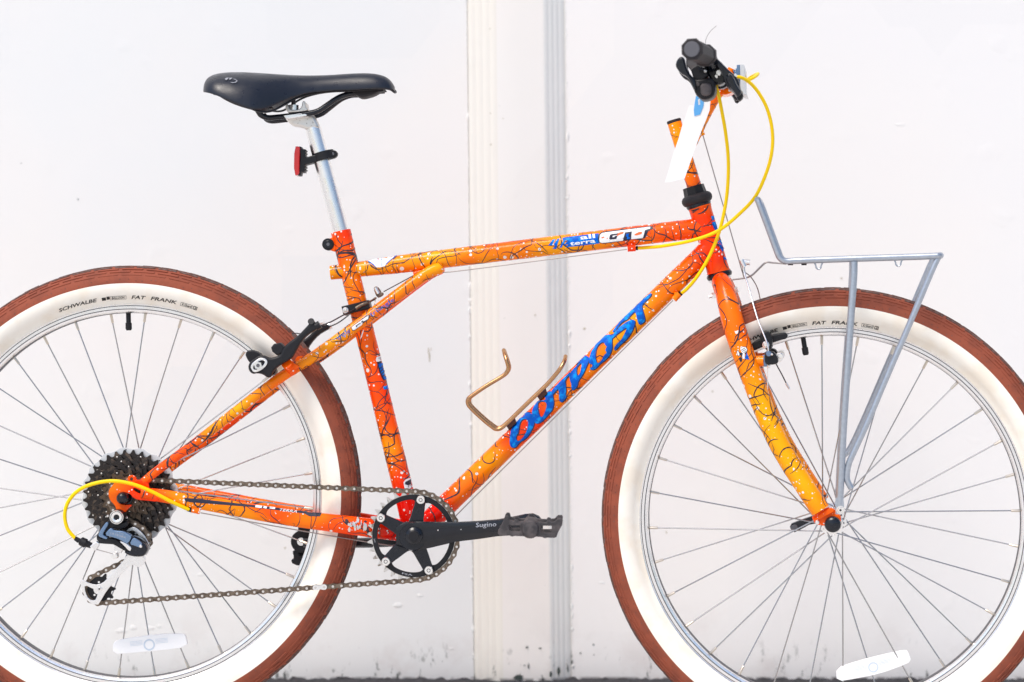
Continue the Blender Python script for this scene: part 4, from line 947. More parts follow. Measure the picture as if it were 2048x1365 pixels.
# ------------------------------------------------------------------ cassette
cas = grp('cassette', label='worn eight-speed cassette')
def gear(n, rp, root_=.0034, tip=.0026, a0=0, trunc=None):
    out = []
    for k in range(n):
        for ph, r in ((0, -root_), (.13, -root_ * .93), (.24, -root_ * .5), (.33, tip * .2), (.42, tip), (.58, tip), (.67, tip * .2), (.76, -root_ * .5), (.87, -root_ * .93)):
            a = a0 + 2 * PI * (k + ph) / n; out.append(((rp + r) * math.cos(a), (rp + r) * math.sin(a)))
    return out
def toothed(mb, c, n, ex, ez, loops, d0, d1, bev=.0003, mi=0):
    me = curve_mesh(loops, (d1 - d0) / 2 - bev, bev)
    vs = [c + ex * v.co.x + ez * v.co.y + n * ((d0 + d1) / 2 + v.co.z) for v in me.vertices]
    mb.add(vs, [list(p.vertices) for p in me.polygons], mi); bpy.data.meshes.remove(me); return mb
teeth = (32, 28, 24, 21, 18, 15, 13, 11)
cc = lambda r, n=40: [(r * math.cos(2 * PI * k / n), r * math.sin(2 * PI * k / n)) for k in range(n)]
for i, n_ in enumerate(teeth):
    rp = n_ * .0127 / (2 * PI); d = -.0245 - i * .0045; loops = [gear(n_, rp, a0=i * .31)]
    if i < 4:
        loops.append(cc(.013))
        for k in range(12):
            a = 2 * PI * k / 12 + i * .4; rr = rp * .80; loops.append([(rr * math.cos(a) + .0026 * math.cos(t), rr * math.sin(a) + .0026 * math.sin(t)) for t in [2 * PI * j / 9 for j in range(9)]])
    mb = MB(); toothed(mb, CR, NB, EXB, EZB, loops, d - .0018, d); lathe(mb, CR, NB, [(d - .001, min(rp - .008, .03)), (d - .0045, min(rp - .008, .03))], 32)
    for k in range(0, n_, 3):     # bright worn shift pins
        a = i * .31 + 2 * PI * (k + .5) / n_; c = CR + NB * (d - .002) + (EXB * math.cos(a) + EZB * math.sin(a)) * (rp - .0055); lathe(mb, c, NB, [(-.0003, .0006), (0, .0012), (.0004, .0012)], 8, 1, close=True)
    mb.obj('cog', [M['cog'] if i < 4 else M['cogworn'], M['alu_mark']], cas)
mb = MB(); d = -.0195; sc_ = []
for k in range(64):
    a = 2 * PI * k / 64; r = .0695 + (.0012 if k % 4 in (1, 2) else -.0014); sc_.append((r * math.cos(a), r * math.sin(a)))
toothed(mb, CR, NB, EXB, EZB, [sc_, cc(.02)], d - .0015, d)
for k in range(32):
    a = 2 * PI * (k + .4) / 32; c = CR + NB * (d - .0017) + (EXB * math.cos(a) + EZB * math.sin(a)) * .0672
    if k % 4 == 0: lathe(mb, c, NB, [(0, .0004), (.0001, .0010)], 8, 1, close=True)
mb.obj('spoke_guard', [M['guard'], M['darkwire']], cas)
mb = MB(); tr = bvh([cas.children[0]]) if len(cas.children) else None
for i, (s_, a0) in enumerate((('M', 126), ('E', 122), ('G', 118), ('A', 114))): pass

# ------------------------------------------------------------------ chain
chain = grp('chain', label='brown worn chain')
PITCH = .0127 * .985
def link_mesh(outer, mats):
    mb = MB(); h = PITCH / 2; th = .0009; out = []
    for k in range(9): a = PI / 2 + PI * k / 8; out.append((-h + .0040 * math.cos(a), .0040 * math.sin(a)))
    out.append((0, -.0026))
    for k in range(9): a = -PI / 2 + PI * k / 8; out.append((h + .0040 * math.cos(a), .0040 * math.sin(a)))
    out.append((0, .0026))
    for yc in ((-.0036, .0036) if outer else (-.0024, .0024)):
        n_ = len(out); vs = [(x, yc - th / 2, z) for x, z in out] + [(x, yc + th / 2, z) for x, z in out]
        fs = [[k, (k + 1) % n_, n_ + (k + 1) % n_, n_ + k] for k in range(n_)] + [list(range(n_)), [n_ + k for k in range(n_)]]
        mb.add(vs, fs, 0, False)
    for x in (-h, h):
        r_, y0, mi = (.0018, .0043, 1) if outer else (.0034, .0020, 0)
        ring = [(x + r_ * math.cos(2 * PI * k / 12), z_) for k in range(12) for z_ in ()]
        vs = [(x + r_ * math.cos(2 * PI * k / 12), -y0, r_ * math.sin(2 * PI * k / 12)) for k in range(12)] + [(x + r_ * math.cos(2 * PI * k / 12), y0, r_ * math.sin(2 * PI * k / 12)) for k in range(12)]
        mb.add(vs, [[k, (k + 1) % 12, 12 + (k + 1) % 12, 12 + k] for k in range(12)] + [list(range(12)), list(range(12, 24))], mi, False)
    return mb.mesh('chain_link', mats)
LO = link_mesh(True, [M['chain'], M['pin']]); LI = link_mesh(False, [M['chain'], M['pin']]); LM = link_mesh(True, [M['alu'], M['pin']])
# circles (photo px, lateral) in travel order; +1 turns clockwise in the picture
RINGC = (827.5, 1072)
circs = [(RINGC[0], RINGC[1], 89.0, 1, -.0445), (198.5, 1178.5, 28.5, 1, -.049), (272, 1081, 28.5, -1, -.049), (CR and 253.2, 995.0, 36.5, 1, -.0495)]
C2 = []
for x, y, r, s, l in circs:
    p = W(x, y, l); C2.append((p.dot(EXB), p.dot(EZB), r / FP * (D + l + p.y * 0), s, l))
def tangent(a, b):
    x0, y0, r0, s0, _ = a; x1, y1, r1, s1, _ = b     # clockwise travel: centre lies to the right
    dx, dy = x1 - x0, y1 - y0; d = math.hypot(dx, dy); th = math.atan2(dy, dx)
    # offset of the contact point from the centre, along the left normal, is s*r
    k = (s1 * r1 - s0 * r0) / d; be = math.asin(k)
    # direction of travel phi satisfies: s1 r1 - s0 r0 = d sin(phi - th) with left normal
    phi = th - be * 1.0
    # left normal
    best = None
    for phi in (th + be, th - be):
        nx, ny = -math.sin(phi), math.cos(phi)
        p = (x0 + nx * s0 * r0, y0 + ny * s0 * r0); q_ = (x1 + nx * s1 * r1, y1 + ny * s1 * r1)
        e = abs(math.atan2(math.sin(math.atan2(q_[1] - p[1], q_[0] - p[0]) - phi), math.cos(math.atan2(q_[1] - p[1], q_[0] - p[0]) - phi)))
        if best is None or e < best[0]: best = (e, p, q_)
    return best[1], best[2]
T = [tangent(C2[i], C2[(i + 1) % 4]) for i in range(4)]
path = []
for i in range(4):
    x, y, r, s, l = C2[i]; pin = T[i - 1][1]; pout = T[i][0]
    a0 = math.atan2(pin[1] - y, pin[0] - x); a1 = math.atan2(pout[1] - y, pout[0] - x)
    if s > 0:
        while a1 > a0: a1 -= 2 * PI
    else:
        while a1 < a0: a1 += 2 * PI
    N_ = 60
    for k in range(N_): a = a0 + (a1 - a0) * k / N_; path.append((x + r * math.cos(a), y + r * math.sin(a), l))
    p, q_ = T[i]; l2 = C2[(i + 1) % 4][4]
    for k in range(60): t = k / 60; path.append((p[0] + (q_[0] - p[0]) * t, p[1] + (q_[1] - p[1]) * t, l + (l2 - l) * t))
cum = [0]
for i in range(len(path)): a, b = path[i], path[(i + 1) % len(path)]; cum.append(cum[-1] + math.hypot(b[0] - a[0], b[1] - a[1]))
tot = cum[-1]; NL = int(round(tot / PITCH / 2)) * 2; pj = tot / NL
def at(s):
    s %= tot; lo, hi = 0, len(path)
    while hi - lo > 1:
        m_ = (lo + hi) // 2
        if cum[m_] <= s: lo = m_
        else: hi = m_
    t = (s - cum[lo]) / max(1e-9, cum[lo + 1] - cum[lo]); a, b = path[lo], path[(lo + 1) % len(path)]
    x, y, l = [a[j] + (b[j] - a[j]) * t for j in range(3)]
    return EXB * x + EZB * y + NB * l
for k in range(NL):
    p, q_ = at(k * pj), at((k + 1) * pj); c = (p + q_) / 2; dx = (q_ - p).normalized(); z = dx.cross(NB).normalized()
    mx = Matrix(((dx.x, NB.x, z.x, c.x), (dx.y, NB.y, z.y, c.y), (dx.z, NB.z, z.z, c.z), (0, 0, 0, 1)))
    if (q_ - p).length > 0: mx = mx @ Matrix.Scale((q_ - p).length / PITCH, 4, (1, 0, 0))
    me = LO if k % 2 == 0 else LI
    o = link('chain_link', me, mx, chain)
    sx = W(645, 1185, -.047)
    if k % 2 == 0 and (c - sx).length < pj * .98 and not chain.get('m'): o.data = LM; o['label'] = 'silver joining link'; chain['m'] = 1

# ------------------------------------------------------------------ crankset
crk = grp('crankset', label='black single-ring crankset')
cx, cy = RINGC; cL = -.0445; Cc = W(cx, cy, cL); pr = 89.0 / FP * (D + cL)
mb = MB(); toothed(mb, Cc, NB, EXB, EZB, [gear(34, pr, .0040, .0034, .05), cc(pr - .0085, 60)], -.0011, .0011); mb.obj('chainring_teeth', M['teeth'], crk)
kpx = lambda r: r / FP * (D - .048)
inner = []
for k in range(120):
    a = 2 * PI * k / 120; da = min(abs((math.degrees(a) - (78.5 + 72 * j) + 180) % 360 - 180) for j in range(5)); r = 73.0 - 11.5 * math.exp(-(da / 8.0) ** 2)
    inner.append((kpx(r) * math.cos(a), kpx(r) * math.sin(a)))
mb = MB(); toothed(mb, Cc, NB, EXB, EZB, [cc(kpx(83), 90), inner], -.0032, -.0008, .0004); ringo = mb.obj('chainring', M['black'], crk)
spd = []
for j in range(5):
    a = 78.5 + 72 * j
    for da, r in ((-36, 29), (-24, 34), (-14.5, 50), (-9.5, 64), (-8, 76), (-5, 80), (5, 80), (8, 76), (9.5, 64), (14.5, 50), (24, 34)): spd.append((kpx(r) * math.cos(R(a + da)), kpx(r) * math.sin(R(a + da))))
mb = MB(); toothed(mb, Cc, NB, EXB, EZB, [chaikin(spd, 2)], -.0090, -.0034, .0014); mb.obj('spider', M['gloss'], crk)
for j in range(5):
    a = R(78.5 + 72 * j); c = Cc + (EXB * math.cos(a) + EZB * math.sin(a)) * kpx(74.5)
    mb = MB(); lathe(mb, c, NB, [(-.0125, .0028), (-.0125, .0056), (-.0115, .0062), (-.0085, .0064)], 28); lathe(mb, c, NB, [(-.0120, .0001), (-.0120, .0030)], 20, 1); lathe(mb, c, NB, [(-.0123, .0001), (-.0123, .0019)], 20)
    mb.obj('chainring_bolt', [M['chrome'], M['darkwire']], crk)
mb = MB()
stn = [(792, 1052, 1088, 1092, -.060), (812, 1043, 1092, 1098, -.063), (835, 1042.5, 1088, 1101, -.066), (862, 1043, 1080, 1096, -.069), (912, 1043.5, 1070, 1084, -.074), (955, 1041.5, 1067, 1079, -.078), (996, 1038, 1064, 1073, -.082), (1025, 1033, 1062, 1071, -.085), (1050, 1027.5, 1061, 1070, -.086), (1066, 1026, 1060, 1069, -.086), (1078, 1031, 1058, 1066, -.086), (1086, 1041, 1053, 1058, -.086)]
rings = []
for x, yt, ym, yb, lf_ in stn:
    back = lf_ + .013; rings += [W(x, yt + 3, back), W(x, yt + .8, lf_ + .004), W(x, yt + 3.5, lf_ + .0008), W(x, (yt + ym) / 2, lf_ - .0006), W(x, ym - 2, lf_ + .0006), W(x, ym + 1, lf_ + .0022), W(x, yb, lf_ + .009), W(x, yb - 1, back)]
n_ = 8; mb.add(rings, [[i * n_ + k, i * n_ + (k + 1) % n_, (i + 1) * n_ + (k + 1) % n_, (i + 1) * n_ + k] for i in range(len(stn) - 1) for k in range(n_)] + [list(range(n_)), [(len(stn) - 1) * n_ + k for k in range(n_)]])
armo = mb.obj('crank_arm', M['gloss'], crk, None, 38)
mb = MB(); lathe(mb, W(827.5, 1072.5, -.074), NB, [(0, .0075), (.0005, .0090), (.0030, .0120), (.006, .0125), (.016, .0130)], 36, close=True); lathe(mb, W(827.5, 1072.5, -.0775), NB, [(0, .0070), (.0006, .0082), (.004, .0082)], 8, 1, close=True); mb.obj('crank_cap', [M['gloss'], M['black']], crk)
mb = MB(); lathe(mb, Cc, NB, [(-.020, .019), (-.006, .022), (-.002, .022)], 30, close=True); mb.obj('crank_boss', M['gloss'], crk)
tr = bvh([armo]); mb = MB(); dtext(mb, 'Sugino', 951, 1055, 3, 12.5, tr, .0003, 0, width=42, shear=.1)
mb.obj('lettering', M['silverink'], crk, 'script on the crank arm'); mb = MB(); tr2 = bvh([ringo])
def arct(s, a0, a1, r, size):
    me = text2d(s, lambda a, b: (a, b), size); wd = max(v.co.x for v in me.vertices); bpy.data.meshes.remove(me); a0, a1 = R(a0), R(a1)
    drape(mb, text2d(s, lambda a, b: (cx + (r - b) * math.cos(a0 + (a1 - a0) * a / wd), cy - (r - b) * math.sin(a0 + (a1 - a0) * a / wd)), size), tr2, .0002, 0, 4)
arct('FSA', 252, 268, 80, 5); arct('34T', 184, 190, 80.5, 4.2)
mb.obj('lettering', M['silverink'], crk)
for a, b, c_ in ((876, 1061, .0009), (922, 1059.5, .0007)): 
    mb = MB(); disc(mb, a, b, -.0745 if a < 900 else -.0762, -.073, c_); mb.obj('paint_chip', M['alu'], crk)
# far crank and spindle
mb = MB(); st2 = [(833, 1078, 15, 14), (800, 1081, 11, 12), (740, 1085, 9.5, 11), (660, 1086, 8.5, 10), (606, 1086, 10, 10)]
rings = []
for x, y, a, b in st2: rings += [W(x, y - a, .060), W(x, y - a * .6, .055), W(x, y + b * .6, .055), W(x, y + b, .060), W(x, y + b, .068), W(x, y - a, .068)]
n_ = 6; mb.add(rings, [[i * n_ + k, i * n_ + (k + 1) % n_, (i + 1) * n_ + (k + 1) % n_, (i + 1) * n_ + k] for i in range(len(st2) - 1) for k in range(n_)] + [list(range(n_)), [(len(st2) - 1) * n_ + k for k in range(n_)]])
mb.obj('crank_arm', M['gloss'], crk)
mb = MB(); lathe(mb, W(828, 1070, -.06), NB, [(0, .008), (.125, .008)], 20, close=True); mb.obj('spindle', M['alu'], crk)
# pedals
Pd = cr(980, 1010, 12.8)
pout = Pd((360,340),(400,288),(470,290),(490,340),(500,390),(600,420),(640,382),(700,387),(740,440),(920,430),(980,312),(1100,320),(1150,440),(1440,460),(1470,412),(1530,420),(1560,450),(1650,440),(1740,352),(1840,352),(1865,400),(1850,520),(1800,600),(1740,720),(1700,830),(1640,850),(1460,845),(1400,862),(1330,830),(1100,815),(1040,832),(960,815),(640,800),(560,818),(500,790),(380,790),(240,780),(200,740),(210,650),(260,600),(320,480))
pw = [Pd((490,530),(770,530),(770,690),(540,690),(490,640)), Pd((1300,540),(1580,540),(1580,720),(1300,720))]
ped = grp('pedal', label='near pedal, worn grey plastic cage')
mb = MB(); plate_mb(mb, [pout] + pw, -.190, -.182, bevel=.0012); mb.obj('cage', M['pedal'], ped)
def shrink(lp, l_from, l_to):    # same real size at another distance
    out = []
    for x, y in lp:
        p = W(x, y, l_from) + NB * (l_to - l_from); t = p.y + D; out.append((1024 + p.x / t * FP, 682.5 - p.z / t * FP))
    return out
mb = MB(); plate_mb(mb, [shrink(pout, -.190, -.132)] + [shrink(p, -.190, -.132) for p in pw], -.132, -.126, bevel=.0012); mb.obj('cage', M['pedal'], ped)
mb = MB(); pc = W(*Pd((1030, 620))[0], -.190); lathe(mb, pc, NB, [(-.004, .004), (-.003, .010), (0, .0125), (.004, .0135), (.09, .0115)], 26, close=True); mb.obj('axle_body', M['pedal'], ped)
for xa, xb in (((380, 400), (450, 560)), ((1720, 400), (1820, 540)), ((240, 660), (330, 760)), ((1620, 740), (1690, 820))):
    mb = MB(); q2 = Pd(xa, (xb[0], xa[1]), xb, (xa[0], xb[1])); plate_mb(mb, [q2], -.183, -.128, bevel=.001); mb.obj('cage_bar', M['pedal'], ped)
mb = MB(); sweep(mb, [pc + NB * .08, pc + NB * .105], .006, 14); mb.obj('pedal_axle', M['alu'], ped)
ped2 = grp('pedal', label='far pedal, black, half hidden behind the rear wheel')
Q2 = cr(540, 1040, 13.65)
mb = MB(); plate_mb(mb, [circ(540 + 870 / 13.65, 1040 + 600 / 13.65, 22.5, 32), circ(540 + 870 / 13.65, 1040 + 600 / 13.65, 8, 20)], .076, .090, bevel=.002); plate_mb(mb, [Q2((770,180),(1200,180),(1200,330),(760,330))], .080, .088, bevel=.001)
mb.obj('cage', M['black'], ped2)
mb = MB(); plate_mb(mb, [Q2((620,860),(680,820),(1000,860),(1300,900),(1300,1240),(1000,1250),(730,1250),(600,1190),(575,1120),(600,1080),(640,1090),(640,980),(620,930)), Q2((780,900),(900,880),(900,970),(820,970))], .090, .170, bevel=.0015); mb.obj('cage', M['black'], ped2)
mb = MB(); lathe(mb, W(602, 1084, .072), NB, [(0, .006), (.1, .006)], 14, close=True); mb.obj('pedal_axle', M['alu'], ped2)

# ------------------------------------------------------------------ rear derailleur
der = grp('derailleur', label='blue-grey and silver rear derailleur')
Dr = cr(150, 1010, 11.376); Dc = cr(110, 880, 3.9)
def dp(name, pts, l0, l1, m, bev=.001, rnd=1, c=Dr, holes=()): return plate(name, [chaikin(c(*pts), rnd)] + [chaikin(c(*h), rnd) for h in holes], l0, l1, M[m], der, W, bev)
dp('upper_knuckle', ((700, 420), (780, 330), (900, 420), (1050, 420), (1180, 360), (1200, 420), (1150, 520), (1000, 560), (800, 530), (640, 760), (500, 840), (480, 700), (560, 600)), -.078, -.062, 'black', .0015)
mb = MB(); disc(mb, 150 + 942 / 11.376, 1010 + 287 / 11.376, -.0865, -.062, .0104, mi=2); c = W(150 + 942 / 11.376, 1010 + 287 / 11.376, -.0875)
lathe(mb, c, NB, [(.0004, .0042), (0, .0048), (0, .0078), (.001, .0082)], 36); lathe(mb, c, NB, [(.0006, .0086), (0, .0090), (.0, .0096), (.001, .0100)], 36); lathe(mb, c, NB, [(.0016, .0001), (.0014, .0043)], 6, 1); mb.obj('mounting_bolt', [M['chrome'], M['darkwire'], M['black']], der)
bk = dp('body_side', ((720, 380), (775, 430), (640, 640), (640, 690), (740, 740), (735, 780), (690, 790), (520, 720), (540, 640), (640, 480)), -.084, -.070, 'bluegrey', .0012)
lk = dp('link_plate', ((790, 530), (850, 540), (880, 580), (960, 590), (1100, 600), (1200, 650), (1305, 710), (1205, 890), (1130, 860), (980, 780), (850, 740), (660, 690)), -.090, -.080, 'bluegrey', .0012)
dp('link_side', ((480, 760), (700, 790), (760, 750), (880, 780), (960, 800), (1100, 960), (1250, 1060), (1180, 1080), (900, 920), (860, 900), (650, 890), (560, 880)), -.082, -.066, 'black', .001)
dp('link_edge', ((990, 820), (1150, 860), (1210, 910), (1290, 970), (1260, 1060), (1210, 1040), (1100, 920)), -.088, -.080, 'alu', .001)
dp('inner_link', ((880, 850), (980, 870), (1110, 1010), (1060, 1050), (1030, 1120), (860, 1060), (890, 980)), -.076, -.066, 'alu', .001)
dp('lower_knuckle', ((1215, 900), (1310, 715), (1400, 740), (1520, 820), (1620, 920), (1650, 1020), (1600, 1120), (1540, 1180), (1400, 1190), (1250, 1170), (1140, 1120), (1120, 1050), (1260, 1060)), -.086, -.064, 'gloss', .003)
dp('knuckle_face', ((1235, 905), (1315, 735), (1430, 790), (1530, 880), (1510, 940), (1480, 985), (1380, 940)), -.0885, -.084, 'bluegrey', .001)
dp('cage_arc', ((1170, 580), (1230, 530), (1320, 500), (1420, 540), (1550, 660), (1650, 820), (1695, 940), (1680, 1060), (1600, 1190), (1640, 1060), (1600, 940), (1500, 780), (1420, 660), (1330, 590), (1250, 600), (1190, 615)), -.060, -.056, 'alu', .0006)
mb = MB(); cpt = Dr((900, 1170))[0]; disc(mb, cpt[0], cpt[1], -.082, -.070, .0042); mb.obj('clamp_bolt', M['chrome'], der)
mb = MB(); cpt = Dr((1490, 945))[0]; disc(mb, cpt[0], cpt[1], -.0895, -.086, .0022); cpt = Dr((745, 258))[0]; disc(mb, cpt[0], cpt[1], -.066, -.062, .0018); cpt = Dr((1160, 290))[0]; disc(mb, cpt[0], cpt[1], -.066, -.062, .0022); mb.obj('screw', M['chrome'], der)
dp('cable_arm', ((330, 950), (480, 830), (560, 880), (500, 1000), (460, 1050)), -.080, -.070, 'alu', .001, 0)
mb = MB(); sweep(mb, [W(*Dr((0, 760))[0], -.075), W(*Dr((120, 820))[0], -.075)], .0030, 12); sweep(mb, [W(*Dr((110, 810))[0], -.075), W(*Dr((130, 822))[0], -.075), W(*Dr((240, 880))[0], -.075), W(*Dr((270, 890))[0], -.075), W(*Dr((370, 930))[0], -.075)], [.0040, .0062, .0068, .0048, .0042], 10, smooth=False); mb.obj('barrel_adjuster', M['black'], der)
wire('inner_cable', wires([(192, 1099, -.075), (225, 1108, -.076)], W), .0006, M['wire'], der, smooth=False)
cage = ((560, 895), (640, 905), (700, 905), (705, 950), (680, 985), (640, 995), (600, 970), (560, 1000), (470, 1100), (400, 1180), (350, 1270), (325, 1292), (250, 1262), (215, 1190), (205, 1140), (190, 1100), (205, 1085), (270, 1122), (340, 1132), (395, 1100), (470, 1010), (530, 950))
cg = dp('cage_plate', cage, -.060, -.057, 'alu', .0005, 1, Dc, (((228, 1130), (300, 1165), (335, 1175), (330, 1215), (310, 1258), (262, 1242), (238, 1195)),))
dp('cage_plate', cage, -.043, -.0405, 'alu', .0005, 1, Dc)
for (x, y), nm in (((198.5, 1178.5), 0), ((272, 1081), 1)):
    c = W(x, y, -.049); mb = MB(); toothed(mb, c, NB, EXB, EZB, [gear(11, .0208, .0030, .0030, .3)] + [cc(.0085, 24)], -.0022, .0022); lathe(mb, c, NB, [(-.0032, .0075), (-.0032, .0125), (.0032, .0125)], 28, 0); lathe(mb, c, NB, [(-.0045, .0002), (-.0045, .0028), (-.0036, .0060), (-.0036, .0076)], 20, 1)
    for k in range(5):
        a = 2 * PI * k / 5 + .3; lathe(mb, c + (EXB * math.cos(a) + EZB * math.sin(a)) * .0102, NB, [(-.0034, .0001), (-.0034, .0016)], 8, 1)
    mb.obj('jockey_wheel', [M['black'], M['alu']], der)
mb = MB(); disc(mb, 198.5, 1178.5, -.0625, -.040, .0030, mi=0); lathe(mb, W(198.5, 1178.5, -.0628), NB, [(0, .0001), (0, .0014)], 6, 1); mb.obj('pulley_bolt', [M['chrome'], M['darkwire']], der)
tr = bvh([lk]); mb = MB(); dtext(mb, 'ULTEGRA', *Dr((790, 660))[0], -17, 5.6, tr, .0002, 0, width=33, shear=.2); dtext(mb, 'SHIMANO', *Dr((930, 625))[0], -17, 2.2, tr, .0002, 0, width=16); mb.obj('lettering', M['silverink'], der)

# ------------------------------------------------------------------ rear brake
rb = grp('brake', label='black rear cantilever brake')
B6 = cr(470, 560, 6.203)
arm = ((925, 535), (950, 505), (1000, 540), (1045, 560), (1045, 600), (1000, 625), (905, 680), (805, 790), (745, 900), (705, 970), (640, 1010), (520, 1085), (475, 1130), (440, 1212), (400, 1218), (340, 1172), (270, 1160), (215, 1172), (165, 1125), (160, 1055), (200, 1005), (290, 945), (350, 932), (420, 970), (500, 955), (565, 925), (590, 860), (650, 785), (760, 710), (850, 620))
slot = ((205, 1110), (190, 1080), (215, 1030), (300, 970), (365, 970), (405, 1005), (395, 1060), (330, 1120), (260, 1150), (220, 1140))
for s in (1, -1):
    def bp(name, loops, l0, l1, m, bev=.002, rnd=1):
        mb = MB(); plate_mb(mb, [B6(*lp) for lp in loops], l0, l1, W, bev, rnd)
        if s < 0: mb.v = [tuple(mirB(Vector(v))) for v in mb.v]
        return mb.obj(name, m, rb)
    bp('brake_arm', [arm], -.074, -.060, M['black'], .003)
    bp('slot_washer', [slot, ((225, 1105), (230, 1060), (310, 1000), (365, 1000), (370, 1040), (300, 1100), (250, 1120))], -.0762, -.0735, M['alu'], .0006)
    bp('brake_pad', [((120, 915), (180, 862), (290, 900), (330, 950), (420, 1010), (520, 1130), (470, 1200), (330, 1110), (190, 1040), (150, 990))], -.045, -.020, M['black'], .002)
    bp('adjuster', [((445, 840), (480, 795), (560, 780), (610, 830), (600, 900), (520, 940), (460, 890))], -.072, -.050, M['black'], .002, 0)
    mb = MB(); sweep(mb, [W(516, 731.5, -.081), W(516, 731.5, -.046)], .0058, 6, smooth=False); c = W(516, 731.5, -.0822); lathe(mb, c, NB, [(-.0002, .0001), (-.0002, .0026)], 16, 1)
    lathe(mb, W(516, 731.5, -.0775), NB, [(0, .0065), (.001, .0065)], 24)
    if s < 0: mb.v = [tuple(mirB(Vector(v))) for v in mb.v]
    mb.obj('pad_bolt', [M['chrome'], M['endcap']], rb)
    mb = MB(); sweep(mb, [W(622, 643, -.074), W(626, 650, -.060)], .0048, 12); sweep(mb, [W(632, 654, -.072), W(640, 649, -.072)], .0058, 14)
    if s < 0: mb.v = [tuple(mirB(Vector(v))) for v in mb.v]
    mb.obj('cable_anchor', M['black'] if s > 0 else M['alu'], rb)
cabl = [W(638, 653, -.067), W(660, 645, -.055), W(686, 631, -.035), W(712, 617, -.022)]
wire('straddle_cable', cabl, .0010, M['darkwire'], rb)
wire('straddle_cable', [mirB(p) for p in cabl[:3]] + [W(714, 616, -.020)], .0010, M['darkwire'], rb)
wire('cable_tail', wires([(584, 668, -.06), (593, 667, -.066), (604, 669, -.064)], W), .0008, M['darkwire'], rb)
mb = MB(); plate_mb(mb, [B6((1318, 332), (1650, 250), (1672, 358), (1480, 405), (1345, 442))], -.0235, .0235, bevel=.0015); mb.obj('seat_tube_bracket', M['black'], rb)
mb = MB(); disc(mb, 470 + 1370 / 6.203, 560 + 380 / 6.203, -.0255, -.022, .0046); disc(mb, 470 + 1370 / 6.203, 560 + 380 / 6.203, -.0268, -.025, .0026, mi=1); mb.obj('bolt', [M['alu'], M['alu_mark']], rb)
mb = MB(); sweep(mb, wires([(712, 617, -.026), (722, 611, -.027), (735, 606, -.022)], W), .0026, 10); sweep(mb, wires([(735, 606, -.02), (745, 601, -.012), (752, 596, -.008)], W), .0016, 8); mb.obj('bridge_roller', M['chain'], rb)
mb = MB(); Y8 = cr(640, 490, 7.185); plate_mb(mb, [chaikin(Y8((770, 640), (780, 605), (820, 595), (860, 640), (880, 690), (900, 680), (915, 720), (840, 765), (815, 745), (800, 720)), 1), chaikin(Y8((790, 640), (820, 620), (850, 660), (850, 690), (820, 690)), 1)], -.007, .003, bevel=.001); mb.obj('yoke', M['chain'], rb)
mb = MB(); sweep(mb, wires([(751, 576, -.006), (757, 588, -.006)], W), .0032, 12); mb.obj('yoke_nut', M['chrome'], rb)
wire('link_wire', wires([(751, 595, -.008), (749, 606, -.012), (747, 616, -.016)], W), .0008, M['wire'], rb)

# ------------------------------------------------------------------ seatpost, saddle, tail light
spost = grp('seatpost', label='polished seatpost')
mb = MB(); sweep(mb, [W(626, 256), W(629, 268), W(682.5, 466), W(690, 497)], [15.8 * PX, 16.3 * PX, 16.3 * PX, 16.3 * PX], 40); mb.obj('tube', M['chrome'], spost)
Es = cr(540, 180, 11.378)
mb = MB(); plate_mb(mb, [chaikin(Es((335, 620), (600, 615), (850, 580), (900, 560), (960, 545), (1010, 600), (1070, 720), (1110, 800), (1130, 860), (980, 880), (800, 905), (790, 870), (640, 830), (500, 810), (420, 740), (360, 680)), 1)], -.0115, .0115, bevel=.0035); mb.obj('head', M['alu_mark'], spost)
mb = MB(); plate_mb(mb, [Es((310, 600), (320, 570), (700, 530), (810, 540), (850, 580), (800, 600), (560, 640), (360, 655))], -.026, .026, bevel=.001); mb.obj('lower_clamp', M['alu'], spost)
mb = MB(); plate_mb(mb, [chaikin(Es((355, 330), (400, 320), (420, 400), (470, 460), (640, 450), (720, 400), (740, 255), (790, 255), (810, 400), (860, 440), (830, 480), (560, 510), (400, 515), (350, 440)), 1)], -.024, .024, bevel=.001); mb.obj('upper_clamp', M['alu_mark'], spost)
mb = MB(); c = W(*Es((560, 400))[0], 0); sweep(mb, [c + Vector((0, 0, -.006)), c + Vector((0, 0, .0015))], .0075, 20); sweep(mb, [c + Vector((0, 0, 0)), c + Vector((0, 0, .010))], .0033, 12, mi=1)
mb.v = [tuple(Vector(v) + Vector((0, -.016, 0))) for v in mb.v]; mb.obj('clamp_bolt', [M['alu'], M['darkwire']], spost)

